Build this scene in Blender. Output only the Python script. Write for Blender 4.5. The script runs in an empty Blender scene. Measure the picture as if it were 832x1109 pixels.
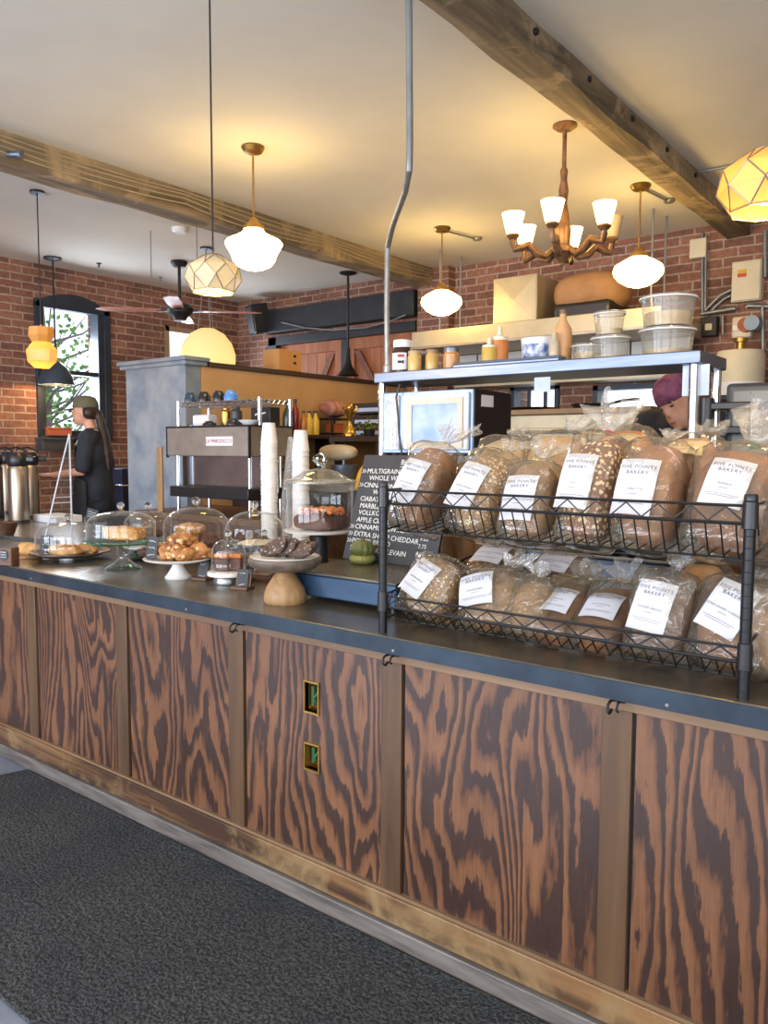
import bpy, bmesh, math, random
from mathutils import Vector, Matrix, Quaternion, noise
random.seed(7)
PI = math.pi
R = math.radians
SC = bpy.context.scene
COL = SC.collection
# ------------------------------------------------------------------ camera
CAM = Vector((0, 0, 1.45))
YAW, PITCH, ROLL, FPX = R(37.9), R(4.54), R(0.2), 858.0
FW = Vector((-math.sin(YAW) * math.cos(PITCH), math.cos(YAW) * math.cos(PITCH), -math.sin(PITCH)))
_r0 = Vector((math.cos(YAW), math.sin(YAW), 0))
_u0 = _r0.cross(FW)
RT = _r0 * math.cos(ROLL) + _u0 * math.sin(ROLL)
UP = -_r0 * math.sin(ROLL) + _u0 * math.cos(ROLL)
cd = bpy.data.cameras.new('camera')
cd.sensor_fit = 'HORIZONTAL'
cd.sensor_width = 36
cd.lens = 36 * FPX / 832
cd.clip_start = 0.05
cam = bpy.data.objects.new('camera', cd)
COL.objects.link(cam)
cam.matrix_world = Matrix(((RT.x, UP.x, -FW.x, CAM.x), (RT.y, UP.y, -FW.y, CAM.y), (RT.z, UP.z, -FW.z, CAM.z), (0, 0, 0, 1)))
SC.camera = cam


def at(px, py, ax, val):
    """survey helper: where a sight line of the photo meets a plane x/y/z = val"""
    d = RT * ((px - 416) / FPX) - UP * ((py - 554.5) / FPX) + FW
    k = 'xyz'.index(ax)
    return CAM + d * ((val - CAM[k]) / d[k])


def dep(px, py, depth):
    return CAM + (RT * ((px - 416) / FPX) - UP * ((py - 554.5) / FPX) + FW) * depth


# ------------------------------------------------------------------ objects
def T(name, label, cat, loc=(0, 0, 0), rz=0, group=None):
    o = bpy.data.objects.new(name, None)
    COL.objects.link(o)
    o.location = loc
    o.rotation_euler = (0, 0, rz)
    o.empty_display_size = .05
    return tag(o, label, cat, group)


def tag(o, label, cat, group=None):
    o['label'] = label
    o['category'] = cat
    if group:
        o['group'] = group
    return o


def dup(root, loc, rz=None, label=None, group=None, rot=None):
    c = root.copy()
    COL.objects.link(c)
    c.location = loc
    if rz is not None:
        c.rotation_euler = (0, 0, rz)
    if rot is not None:
        c.rotation_euler = rot
    if label:
        c['label'] = label
    if group:
        c['group'] = group
    for ch in root.children:
        d = ch.copy()
        COL.objects.link(d)
        d.parent = c
        for g in ch.children:
            e = g.copy()
            COL.objects.link(e)
            e.parent = d
    return c


class MB:
    def __init__(s):
        s.v, s.f, s.m = [], [], []

    def add(s, vs, fs, mi=0, M=None):
        b = len(s.v)
        for p in vs:
            p = Vector(p)
            s.v.append(M @ p if M is not None else p)
        for f in fs:
            s.f.append([b + i for i in f])
            s.m.append(mi)
        return s

    def box(s, x0, x1, y0, y1, z0, z1, mi=0, M=None):
        vs = [(x, y, z) for z in (z0, z1) for y in (y0, y1) for x in (x0, x1)]
        return s.add(vs, [(0, 2, 3, 1), (4, 5, 7, 6), (0, 1, 5, 4), (2, 6, 7, 3), (0, 4, 6, 2), (1, 3, 7, 5)], mi, M)

    def lathe(s, prof, n=24, c=(0, 0, 0), mi=0, M=None, ph=0.0):
        vs, fs = [], []
        idx = []
        for (r, z) in prof:
            if r < 1e-6:
                idx.append([len(vs)])
                vs.append((c[0], c[1], c[2] + z))
            else:
                idx.append(list(range(len(vs), len(vs) + n)))
                for k in range(n):
                    a = 2 * PI * k / n + ph
                    vs.append((c[0] + r * math.cos(a), c[1] + r * math.sin(a), c[2] + z))
        for i in range(len(idx) - 1):
            A, B = idx[i], idx[i + 1]
            for k in range(n):
                k2 = (k + 1) % n
                if len(A) == 1 and len(B) > 1:
                    fs.append((A[0], B[k2], B[k]))
                elif len(B) == 1 and len(A) > 1:
                    fs.append((A[k], A[k2], B[0]))
                elif len(A) > 1:
                    fs.append((A[k], A[k2], B[k2], B[k]))
        return s.add(vs, fs, mi, M)

    def cyl(s, p0, p1, r0, r1=None, n=12, mi=0, cap=True, M=None):
        p0, p1 = Vector(p0), Vector(p1)
        r1 = r0 if r1 is None else r1
        d = p1 - p0
        L = d.length
        q = Vector((0, 0, 1)).rotation_difference(d.normalized()).to_matrix().to_4x4()
        m = Matrix.Translation(p0) @ q
        if M is not None:
            m = M @ m
        pr = [(r0, 0), (r1, L)]
        if cap:
            pr = [(0, 0)] + pr + [(0, L)]
        return s.lathe(pr, n, mi=mi, M=m)

    def tube(s, pts, r, n=8, mi=0, closed=False, M=None, cap=True):
        pts = [Vector(p) for p in pts]
        N = len(pts)
        rs = r if isinstance(r, (list, tuple)) else [r] * N
        vs, fs = [], []
        nrm = None
        for i in range(N):
            a = pts[(i - 1) % N] if (closed or i > 0) else pts[i]
            b = pts[(i + 1) % N] if (closed or i < N - 1) else pts[i]
            t = (b - a)
            t = t.normalized() if t.length > 1e-9 else Vector((0, 0, 1))
            if nrm is None:
                h = Vector((0, 0, 1)) if abs(t.z) < .9 else Vector((1, 0, 0))
                nrm = (h - t * h.dot(t)).normalized()
            else:
                nrm = (nrm - t * nrm.dot(t))
                nrm = nrm.normalized() if nrm.length > 1e-6 else t.orthogonal().normalized()
            bi = t.cross(nrm)
            for k in range(n):
                a_ = 2 * PI * k / n
                vs.append(pts[i] + (nrm * math.cos(a_) + bi * math.sin(a_)) * rs[i])
        for i in range(N if closed else N - 1):
            j = (i + 1) % N
            for k in range(n):
                k2 = (k + 1) % n
                fs.append((i * n + k, i * n + k2, j * n + k2, j * n + k))
        if cap and not closed:
            fs.append(tuple(range(n)))
            fs.append(tuple(range((N - 1) * n, N * n)))
        return s.add(vs, fs, mi, M)

    def prism(s, poly, z0, z1, mi=0, M=None):
        n = len(poly)
        vs = [(p[0], p[1], z0) for p in poly] + [(p[0], p[1], z1) for p in poly]
        fs = [tuple(range(n))[::-1], tuple(range(n, 2 * n))]
        fs += [(k, (k + 1) % n, n + (k + 1) % n, n + k) for k in range(n)]
        return s.add(vs, fs, mi, M)

    def ell(s, c, rx, ry, rz, nu=16, nv=10, mi=0, M=None, amp=0.0, fr=20.0, seed=0.0, pw=1.0):
        vs, fs = [], []
        c = Vector(c)
        for j in range(nv + 1):
            th = PI * j / nv
            for k in range(nu):
                a = 2 * PI * k / nu
                ct, st = math.cos(th), math.sin(th)
                ca, sa = math.cos(a), math.sin(a)
                g = lambda t: math.copysign(abs(t) ** pw, t)
                p = Vector((rx * g(st) * g(ca), ry * g(st) * g(sa), rz * g(ct)))
                if amp:
                    q = p + Vector((seed, seed * 1.7, seed * .3))
                    p *= 1 + amp * (noise.noise(q * fr) + .55 * noise.noise(q * fr * 2.6) + .3 * noise.noise(q * fr * 5.5))
                vs.append(c + p)
        for j in range(nv):
            for k in range(nu):
                k2 = (k + 1) % nu
                fs.append((j * nu + k, (j + 1) * nu + k, (j + 1) * nu + k2, j * nu + k2))
        return s.add(vs, fs, mi, M)

    def text(s, txt, size, mi=0, M=None, align='CENTER', thick=0.0, space=1.0):
        vs, fs = text_geo(txt, size, align, thick, space)
        return s.add(vs, fs, mi, M)

    def build(s, name, mats, parent=None, bevel=0.0, ang=35, loc=None, rot=None, seg=2, weld=True):
        me = bpy.data.meshes.new(name)
        me.from_pydata([tuple(p) for p in s.v], [], s.f)
        if not isinstance(mats, (list, tuple)):
            mats = [mats]
        for m in mats:
            me.materials.append(m)
        if len(mats) > 1:
            me.polygons.foreach_set('material_index', s.m)
        bm = bmesh.new()
        bm.from_mesh(me)
        if weld:
            bmesh.ops.remove_doubles(bm, verts=bm.verts, dist=1e-6)
        bmesh.ops.recalc_face_normals(bm, faces=bm.faces)
        bm.to_mesh(me)
        bm.free()
        me.shade_smooth()
        me.set_sharp_from_angle(angle=R(ang))
        o = bpy.data.objects.new(name, me)
        COL.objects.link(o)
        if parent is not None:
            o.parent = parent
        if loc is not None:
            o.location = loc
        if rot is not None:
            o.rotation_euler = rot
        if bevel > 0:
            b = o.modifiers.new('bevel', 'BEVEL')
            b.width = bevel
            b.segments = seg
            b.limit_method = 'ANGLE'
            b.angle_limit = R(40)
            b.use_clamp_overlap = True
        return o


_TX = {}


def text_geo(txt, size, align='CENTER', thick=0.0, space=1.0):
    key = (txt, size, align, thick, space)
    if key not in _TX:
        cu = bpy.data.curves.new('lettering', 'FONT')
        cu.body = txt
        cu.size = size
        cu.align_x = align
        cu.align_y = 'CENTER'
        cu.extrude = thick
        cu.resolution_u = 2
        cu.space_character = space
        ob = bpy.data.objects.new('lettering', cu)
        COL.objects.link(ob)
        dg = bpy.context.evaluated_depsgraph_get()
        dg.update()
        me = bpy.data.meshes.new_from_object(ob.evaluated_get(dg))
        _TX[key] = ([v.co.copy() for v in me.vertices], [tuple(p.vertices) for p in me.polygons])
        bpy.data.objects.remove(ob)
        bpy.data.curves.remove(cu)
        bpy.data.meshes.remove(me)
    return _TX[key]


def struct(o):
    o['kind'] = 'structure'
    return o


def TR(x, y, z):
    return Matrix.Translation((x, y, z))


def RX(a):
    return Matrix.Rotation(a, 4, 'X')


def RY(a):
    return Matrix.Rotation(a, 4, 'Y')


def RZ(a):
    return Matrix.Rotation(a, 4, 'Z')


# ------------------------------------------------------------------ materials
def lin(c):
    f = lambda u: (u / 255 / 12.92) if u / 255 <= .04045 else ((u / 255 + .055) / 1.055) ** 2.4
    return (f(c[0]), f(c[1]), f(c[2]), 1)


class NT:
    def __init__(s, name):
        s.mat = bpy.data.materials.new(name)
        s.mat.use_nodes = True
        s.nt = s.mat.node_tree
        s.nt.nodes.clear()
        s.out = s.n('ShaderNodeOutputMaterial')

    def n(s, t, **kw):
        nd = s.nt.nodes.new(t)
        for k, v in kw.items():
            if k in nd.inputs and not hasattr(nd, k):
                nd.inputs[k].default_value = v
            else:
                setattr(nd, k, v)
        return nd

    def l(s, a, b):
        s.nt.links.new(a, b)

    def math(s, op, a, b=None, c=None):
        nd = s.n('ShaderNodeMath')
        nd.operation = op
        for i, x in enumerate((a, b, c)):
            if x is None:
                continue
            if isinstance(x, (int, float)):
                nd.inputs[i].default_value = x
            else:
                s.l(x, nd.inputs[i])
        return nd.outputs[0]

    def obj(s, scale=(1, 1, 1), rnd=False, loc=(0, 0, 0), rot=(0, 0, 0)):
        tc = s.n('ShaderNodeTexCoord')
        mp = s.n('ShaderNodeMapping')
        mp.inputs['Scale'].default_value = scale
        mp.inputs['Rotation'].default_value = rot
        mp.inputs['Location'].default_value = loc
        s.l(tc.outputs['Object'], mp.inputs['Vector'])
        v = mp.outputs['Vector']
        if rnd:
            oi = s.n('ShaderNodeObjectInfo')
            ad = s.n('ShaderNodeVectorMath')
            ad.operation = 'ADD'
            sc = s.math('MULTIPLY', oi.outputs['Random'], 37.0)
            s.l(v, ad.inputs[0])
            s.l(sc, ad.inputs[1])
            v = ad.outputs[0]
        return v

    def noise(s, vec, scale, detail=3, rough=.5, dist=0.0):
        nd = s.n('ShaderNodeTexNoise')
        nd.inputs['Scale'].default_value = scale
        nd.inputs['Detail'].default_value = detail
        nd.inputs['Roughness'].default_value = rough
        nd.inputs['Distortion'].default_value = dist
        if vec is not None:
            s.l(vec, nd.inputs['Vector'])
        return nd.outputs['Fac']

    def ramp(s, fac, stops, interp='LINEAR'):
        nd = s.n('ShaderNodeValToRGB')
        cr = nd.color_ramp
        cr.interpolation = interp
        while len(cr.elements) < len(stops):
            cr.elements.new(.5)
        for e, (p, c) in zip(cr.elements, stops):
            e.position = p
            e.color = lin(c) if len(c) == 3 else c
        s.l(fac, nd.inputs['Fac'])
        return nd.outputs['Color']

    def mix(s, fac, a, b, mode='MIX'):
        nd = s.n('ShaderNodeMix')
        nd.data_type = 'RGBA'
        nd.blend_type = mode
        for i, x in ((0, fac), (6, a), (7, b)):
            if isinstance(x, (int, float)):
                nd.inputs[i].default_value = x
            elif isinstance(x, tuple):
                nd.inputs[i].default_value = lin(x) if len(x) == 3 else x
            else:
                s.l(x, nd.inputs[i])
        return nd.outputs[2]

    def bump(s, h, strength=.3, dist=.01):
        nd = s.n('ShaderNodeBump')
        nd.inputs['Strength'].default_value = strength
        nd.inputs['Distance'].default_value = dist
        s.l(h, nd.inputs['Height'])
        return nd.outputs['Normal']

    def pbsdf(s, col=None, rough=.5, metal=0, nrm=None, **kw):
        b = s.n('ShaderNodeBsdfPrincipled')
        for key, x in (('Base Color', col), ('Roughness', rough), ('Metallic', metal), ('Normal', nrm)):
            if x is None:
                continue
            if isinstance(x, (int, float)):
                b.inputs[key].default_value = x
            elif isinstance(x, tuple):
                b.inputs[key].default_value = lin(x) if len(x) == 3 else x
            else:
                s.l(x, b.inputs[key])
        for k, x in kw.items():
            b.inputs[k.replace('_', ' ')].default_value = x
        s.l(b.outputs[0], s.out.inputs[0])
        return b


def P(name, col, rough=.5, metal=0, col2=None, sc=8.0, bump=0.0, bsc=None, st=(1, 1, 1), det=3, **kw):
    t = NT(name)
    v = t.obj(st, rnd=True)
    f = t.noise(v, sc, det, .6)
    c2 = col2 or tuple(min(255, x * .9) for x in col)
    c = t.ramp(f, [(.35, col), (.65, c2)])
    nr = None
    if bump:
        nr = t.bump(t.noise(v, bsc or sc * 3, 4, .6), bump, .005)
    t.pbsdf(c, rough, metal, nr, **kw)
    return t.mat


def EM(name, col, strength):
    t = NT(name)
    e = t.n('ShaderNodeEmission')
    e.inputs[0].default_value = lin(col)
    e.inputs[1].default_value = strength
    t.l(e.outputs[0], t.out.inputs[0])
    return t.mat


def HOLLOW(name, tint, edge=.35, ior=1.6, ecol=(236, 242, 244)):
    """blown glass wall: clear when looked through squarely, with a bright outline painted in at grazing view"""
    m = GLASS(name, tint, ior, .015)
    nt = m.node_tree
    out = [n for n in nt.nodes if n.type == 'OUTPUT_MATERIAL'][0]
    src = out.inputs[0].links[0].from_socket
    lw = nt.nodes.new('ShaderNodeLayerWeight')
    lw.inputs[0].default_value = .5
    pw = nt.nodes.new('ShaderNodeMath')
    pw.operation = 'POWER'
    nt.links.new(lw.outputs['Facing'], pw.inputs[0])
    pw.inputs[1].default_value = 5
    ml = nt.nodes.new('ShaderNodeMath')
    ml.operation = 'MULTIPLY_ADD'
    nt.links.new(pw.outputs[0], ml.inputs[0])
    ml.inputs[1].default_value = edge  # strength of the white edge highlight mixed into the glass
    ml.inputs[2].default_value = .015
    d = nt.nodes.new('ShaderNodeBsdfTranslucent')
    d.inputs[0].default_value = lin(ecol)
    d2 = nt.nodes.new('ShaderNodeBsdfDiffuse')
    d2.inputs[0].default_value = lin(ecol)
    a = nt.nodes.new('ShaderNodeMixShader')
    nt.links.new(d.outputs[0], a.inputs[1])
    nt.links.new(d2.outputs[0], a.inputs[2])
    mx = nt.nodes.new('ShaderNodeMixShader')
    nt.links.new(ml.outputs[0], mx.inputs[0])
    nt.links.new(src, mx.inputs[1])
    nt.links.new(a.outputs[0], mx.inputs[2])
    nt.links.new(mx.outputs[0], out.inputs[0])
    return m


def REFRACT(name, col, ior=1.5, rough=.0):
    t = NT(name)
    g = t.n('ShaderNodeBsdfGlass')
    g.inputs[0].default_value = lin(col)
    g.inputs['Roughness'].default_value = rough
    g.inputs['IOR'].default_value = ior
    t.l(g.outputs[0], t.out.inputs[0])
    return t.mat


def SHADE(name, col, gl=.12, opa=.5):
    """lamp shade that scatters the bulb light through"""
    t = NT(name)
    a = t.n('ShaderNodeBsdfTranslucent')
    b = t.n('ShaderNodeBsdfDiffuse')
    g = t.n('ShaderNodeBsdfGlossy')
    g.inputs['Roughness'].default_value = .12
    for x in (a, b):
        x.inputs[0].default_value = lin(col)
    m = t.n('ShaderNodeMixShader')
    m.inputs[0].default_value = opa
    t.l(a.outputs[0], m.inputs[1])
    t.l(b.outputs[0], m.inputs[2])
    m2 = t.n('ShaderNodeMixShader')
    m2.inputs[0].default_value = gl
    t.l(m.outputs[0], m2.inputs[1])
    t.l(g.outputs[0], m2.inputs[2])
    t.l(m2.outputs[0], t.out.inputs[0])
    return t.mat


def GLASS(name, tint=(250, 252, 252), ior=1.45, rough=.02, body=0.0, bcol=(255, 255, 255), bumpsc=0, bs=.3, boost=1.0):
    """thin clear sheet: what is behind shows through, the room mirrors by fresnel"""
    t = NT(name)
    nr = None
    if bumpsc:
        v = t.obj((1, 1, 1), rnd=True)
        nr = t.bump(t.noise(v, bumpsc, 3, .6, 1.2), bs, .01)
    fr = t.n('ShaderNodeFresnel')
    ge = t.n('ShaderNodeNewGeometry')
    io = t.math('MULTIPLY_ADD', ge.outputs['Backfacing'], 1 / ior - ior, ior)   # same mirror strength on both faces of the sheet
    t.l(io, fr.inputs['IOR'])
    g = t.n('ShaderNodeBsdfGlossy')
    g.inputs['Roughness'].default_value = rough
    tr = t.n('ShaderNodeBsdfTransparent')
    tr.inputs[0].default_value = lin(tint)
    if nr:
        t.l(nr, fr.inputs['Normal'])
        t.l(nr, g.inputs['Normal'])
    m = t.n('ShaderNodeMixShader')
    fac = t.math('MULTIPLY', fr.outputs[0], boost) if boost != 1 else fr.outputs[0]
    t.l(fac, m.inputs[0])
    t.l(tr.outputs[0], m.inputs[1])
    t.l(g.outputs[0], m.inputs[2])
    o = m.outputs[0]
    if body:
        d = t.n('ShaderNodeBsdfDiffuse')
        d.inputs[0].default_value = lin(bcol)
        m2 = t.n('ShaderNodeMixShader')
        m2.inputs[0].default_value = body
        t.l(o, m2.inputs[1])
        t.l(d.outputs[0], m2.inputs[2])
        o = m2.outputs[0]
    t.l(o, t.out.inputs[0])
    return t.mat


def PLY(name, light, mid, dark, kx=10.0, kn=19.0, sx=2.8, sz=.62):
    t = NT(name)
    v = t.obj((1, 1, 1), rnd=True)
    mp = t.n('ShaderNodeMapping')
    mp.inputs['Scale'].default_value = (sx, 1, sz)
    t.l(v, mp.inputs['Vector'])
    n1 = t.noise(mp.outputs[0], 1.0, 2.0, .45, .6)
    mp2 = t.n('ShaderNodeMapping')
    mp2.inputs['Scale'].default_value = (46, 1, 9)
    t.l(v, mp2.inputs['Vector'])
    n2 = t.noise(mp2.outputs[0], 1.0, 3, .6)
    sep = t.n('ShaderNodeSeparateXYZ')
    t.l(v, sep.inputs[0])
    h = t.math('ADD', t.math('MULTIPLY', n1, kn), t.math('MULTIPLY', sep.outputs[0], kx))
    h = t.math('ADD', h, t.math('MULTIPLY', n2, 1.0))
    fr = t.math('FRACT', h)
    c = t.ramp(fr, [(0, light), (.26, light), (.46, mid), (.56, dark), (.92, dark), (1.0, light)])
    mp3 = t.n('ShaderNodeMapping')
    mp3.inputs['Scale'].default_value = (220, 1, 6)
    t.l(v, mp3.inputs['Vector'])
    n3 = t.noise(mp3.outputs[0], 1.0, 2, .6)
    c = t.mix(.30, c, t.ramp(n3, [(.3, (90, 90, 90)), (.7, (255, 255, 255))]), 'MULTIPLY')
    big = t.noise(v, 3.0, 4, .6)
    c = t.mix(.5, c, t.ramp(big, [(.35, (170, 160, 165)), (.65, (255, 250, 245))]), 'MULTIPLY')
    nr = t.bump(fr, .10, .002)
    t.pbsdf(c, .36, 0, nr, Coat_Weight=.25, Coat_Roughness=.25)
    return t.mat


def GRAIN(name, light, dark, axis='x', sc=1.0, rough=.5, bump=.15, wear=None, contrast=(.3, .7)):
    """plain wood with streaks running along an axis"""
    t = NT(name)
    s = {'x': (1.2, 16, 16), 'y': (16, 1.2, 16), 'z': (16, 16, 1.2)}[axis]
    v = t.obj(tuple(a * sc for a in s), rnd=True)
    f = t.noise(v, 1.0, 5, .62, .7)
    c = t.ramp(f, [(contrast[0], dark), (contrast[1], light)])
    if wear:
        w = t.noise(t.obj((1, 1, 1), rnd=True), 5 * sc, 6, .7, .5)
        c = t.mix(t.ramp(w, [(.5, (0, 0, 0)), (.64, (255, 255, 255))]), c, wear)
    t.pbsdf(c, rough, 0, t.bump(f, bump, .004))
    return t.mat
# ------------------------------------------------------------------ palette
def BRICK(name, ax, tint=(1, 1, 1)):
    t = NT(name)
    tc = t.n('ShaderNodeTexCoord')
    sp = t.n('ShaderNodeSeparateXYZ')
    t.l(tc.outputs['Object'], sp.inputs[0])
    cb = t.n('ShaderNodeCombineXYZ')
    t.l(sp.outputs[ax], cb.inputs[0])
    t.l(sp.outputs[2], cb.inputs[1])
    wob = t.n('ShaderNodeTexNoise')
    wob.inputs['Scale'].default_value = 9
    t.l(cb.outputs[0], wob.inputs['Vector'])
    ad = t.n('ShaderNodeVectorMath')
    ad.operation = 'MULTIPLY_ADD'
    t.l(wob.outputs['Color'], ad.inputs[0])
    ad.inputs[1].default_value = (.016, .012, 0)
    t.l(cb.outputs[0], ad.inputs[2])
    b = t.n('ShaderNodeTexBrick')
    t.l(ad.outputs[0], b.inputs['Vector'])
    b.inputs['Scale'].default_value = 1
    b.inputs['Brick Width'].default_value = .21
    b.inputs['Row Height'].default_value = .068
    b.inputs['Mortar Size'].default_value = .007
    b.inputs['Mortar Smooth'].default_value = .25
    b.inputs['Bias'].default_value = 0
    b.inputs['Color1'].default_value = lin((176, 128, 106))
    b.inputs['Color2'].default_value = lin((138, 98, 86))
    b.inputs['Mortar'].default_value = lin((198, 182, 164))
    n1 = t.noise(cb.outputs[0], 2.2, 5, .6)
    c = t.mix(.75, b.outputs['Color'], t.ramp(n1, [(.3, (178, 166, 162)), (.5, (232, 218, 208)), (.7, (255, 244, 232))]), 'MULTIPLY')
    n2 = t.noise(cb.outputs[0], 26, 4, .7)
    c = t.mix(.5, c, t.ramp(n2, [(.35, (150, 140, 135)), (.65, (255, 255, 255))]), 'MULTIPLY')
    h = t.math('ADD', t.math('MULTIPLY', b.outputs['Fac'], -1.0), t.math('MULTIPLY', n2, .5))
    t.pbsdf(c, .85, 0, t.bump(h, .6, .012))
    return t.mat


M = {}
M['brick_x'] = BRICK('brick facing along y', 1)
M['brick_y'] = BRICK('brick facing along x', 0)
M['ceil'] = P('ceiling plaster', (226, 221, 208), .8, 0, (218, 213, 200), 1.6, .08, 60)
M['floor'] = P('painted concrete', (128, 134, 146), .35, 0, (112, 118, 130), 3, .1, 30)
M['plaster'] = P('tan plaster', (204, 164, 116), .7, 0, (194, 152, 104), 2.5, .1, 40)
M['bluecol'] = P('blue grey painted plaster', (112, 126, 142), .6, 0, (146, 156, 164), 5, .1, 30, st=(1, 1, 1.0), det=6)
M['white_wall'] = P('white wall', (214, 210, 200), .8, 0, (206, 202, 192), 2)
M['black_paint'] = P('black paint', (30, 31, 34), .45, 0, (40, 41, 44), 8)
M['black_metal'] = P('black metal', (17, 19, 22), .38, .2, (23, 25, 29), 20)
M['dark_wood'] = GRAIN('dark trim wood', (70, 50, 40), (38, 28, 24), 'y')
M['beam'] = GRAIN('rough beam timber', (152, 132, 102), (70, 60, 48), 'y', .55, .8, .6, wear=(176, 152, 116), contrast=(.32, .66))
M['barn'] = GRAIN('orange barn wood', (190, 118, 72), (138, 80, 48), 'z', .6, .6, .2)
M['barn2'] = GRAIN('dark barn brace wood', (142, 86, 54), (104, 60, 38), 'z', .6, .6, .2)
M['ply'] = PLY('stained fir plywood', (130, 89, 60), (104, 69, 47), (66, 46, 38))
M['rail'] = GRAIN('stained oak rail', (140, 112, 82), (104, 80, 58), 'x', .8, .45)
M['batten'] = GRAIN('stained oak batten', (102, 75, 49), (66, 47, 33), 'z', .8, .42)
M['base'] = GRAIN('worn base board', (136, 100, 64), (66, 46, 33), 'x', .5, .42, .15, contrast=(.42, .60), wear=(140, 114, 78))
M['shoe'] = P('worn painted shoe', (120, 114, 106), .4, 0, (80, 74, 70), 6, .1, st=(.6, 6, 6), det=6)
M['counter'] = P('zinc worktop', (122, 114, 98), .26, .45, (96, 90, 80), 7, .03, 30, det=6)
M['edge'] = P('dark zinc edge', (50, 64, 76), .38, .45, (38, 50, 60), 10, .05, 40)
M['steel'] = P('brushed steel', (128, 138, 154), .42, .8, (112, 122, 138), 5, .02, 60, st=(1, 12, 12))
M['steel2'] = P('satin steel', (166, 156, 144), .36, .55, (142, 134, 124), 6, .02, 60)
M['hoodsteel'] = P('hood steel', (188, 174, 144), .45, .5, (170, 156, 126), 3)
M['chrome'] = P('chrome', (222, 224, 226), .12, 1, (206, 208, 212), 6)
M['mat'] = None
M['white'] = P('white paint', (232, 232, 230), .4, 0, (224, 224, 224), 6)
M['paper'] = P('white paper', (236, 236, 238), .8, 0, (228, 228, 232), 8)
M['ink'] = P('grey ink', (92, 90, 96), .8)
M['chalk'] = P('white chalk', (232, 232, 226), .9)
M['slate'] = P('chalkboard', (44, 46, 50), .6, 0, (58, 60, 63), 5, det=6)
M['plastic_black'] = P('black plastic', (26, 26, 28), .35, 0, (32, 32, 35), 10)
M['plastic_grey'] = P('dark grey plastic', (66, 68, 70), .45, 0, (58, 60, 62), 10)
M['brass'] = P('brass', (190, 150, 80), .3, .9, (165, 128, 66), 9)
M['bronze'] = P('old bronze', (150, 112, 76), .45, .4, (100, 70, 48), 14)
M['iron'] = P('dark iron', (48, 48, 50), .5, .5, (36, 36, 38), 14)
M['galv'] = P('galvanised conduit', (150, 152, 150), .42, .6, (130, 132, 132), 12)
M['glass'] = HOLLOW('clear glass', (250, 251, 251), .55, 1.65)
M['thick_glass'] = REFRACT('heavy clear glass', (244, 248, 247))
M['pane'] = GLASS('window pane', (248, 251, 252), 1.35)
M['bag'] = GLASS('clear bread bag', (250, 248, 243), 1.5, .10, .06, (235, 222, 196), 17, 1.0, 2.0)
M['bagtail'] = GLASS('gathered bag film', (246, 245, 242), 1.5, .10, .13, (236, 232, 222), 30, 1.0, 2.0)
M['navy'] = P('navy cloth', (34, 46, 78), .6, 0, (28, 38, 66), 8)
M['cream'] = P('cream plastic', (222, 210, 180), .5, 0, (212, 200, 170), 6)
M['terracotta'] = P('terracotta', (176, 98, 66), .75, 0, (160, 86, 58), 8)

t = NT('black loop mat')
v = t.obj((1, 1, 1))
n1 = t.noise(v, 95, 2, .6)
n2 = t.noise(v, 3, 4, .6)
n3 = t.noise(v, 60, 3, .7)
c = t.mix(.7, t.ramp(n1, [(.38, (22, 25, 28)), (.66, (84, 88, 90))]), t.ramp(n2, [(.35, (170, 180, 190)), (.65, (255, 250, 240))]), 'MULTIPLY')
t.pbsdf(c, .75, 0, t.bump(t.math('ADD', n1, n3), 1.0, .012))
M['mat'] = t.mat

# ------------------------------------------------------------------ room shell
XL, YB, ZC, XR, YF = -6.93, 6.2, 3.1, 2.6, -3.0
mb = MB().box(XL - .3, XR + .3, YF - .3, YB + .3, -.1, 0)
struct(mb.build('floor', M['floor']))
mb = MB().box(XL - .3, XR + .3, YF - .3, YB + .3, ZC, ZC + .1)
struct(mb.build('ceiling', M['ceil']))


def wall_mesh(a0, a1, holes, put):
    """boxes of a wall from a0..a1 with rectangular holes (u0,u1,z0,z1)"""
    holes = sorted(holes)
    u = a0
    for (h0, h1, z0, z1) in holes:
        put(u, h0, 0, ZC)
        if z0 > 0:
            put(h0, h1, 0, z0)
        if z1 < ZC:
            put(h0, h1, z1, ZC)
        u = h1
    put(u, a1, 0, ZC)


W1 = (3.80, 4.49, 1.56, 2.79)
W2 = (5.18, 6.00, 1.56, 2.72)
mb = MB()
wall_mesh(YF, YB, [W1, W2], lambda a, b, c, d: mb.box(XL - .3, XL, a, b, c, d))
struct(mb.build('wall_left', M['brick_x']))
BD = (-6.42, -4.44, 0, 2.66)     # barn door opening
K1 = (-3.42, -2.96, 1.5, 2.0)
K2 = (-2.66, -2.05, 1.5, 1.97)
mb = MB()
wall_mesh(XL - .3, XR + .3, [BD, K1, K2], lambda a, b, c, d: mb.box(a, b, YB, YB + .3, c, d))
struct(mb.build('wall_back', M['brick_y']))
mb = MB()
wall_mesh(YF, YB, [(-2.2, 0.6, .5, 2.9)], lambda a, b, c, d: mb.box(XR, XR + .3, a, b, c, d))
struct(mb.build('wall_right', M['white_wall']))
mb = MB()
wall_mesh(XL, XR, [(-6.4, -4.3, .5, 2.8), (-3.9, -1.8, .5, 2.8), (-1.4, 1.9, .5, 2.8)], lambda a, b, c, d: mb.box(a, b, YF - .3, YF, c, d))
struct(mb.build('wall_front', M['white_wall']))


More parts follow.
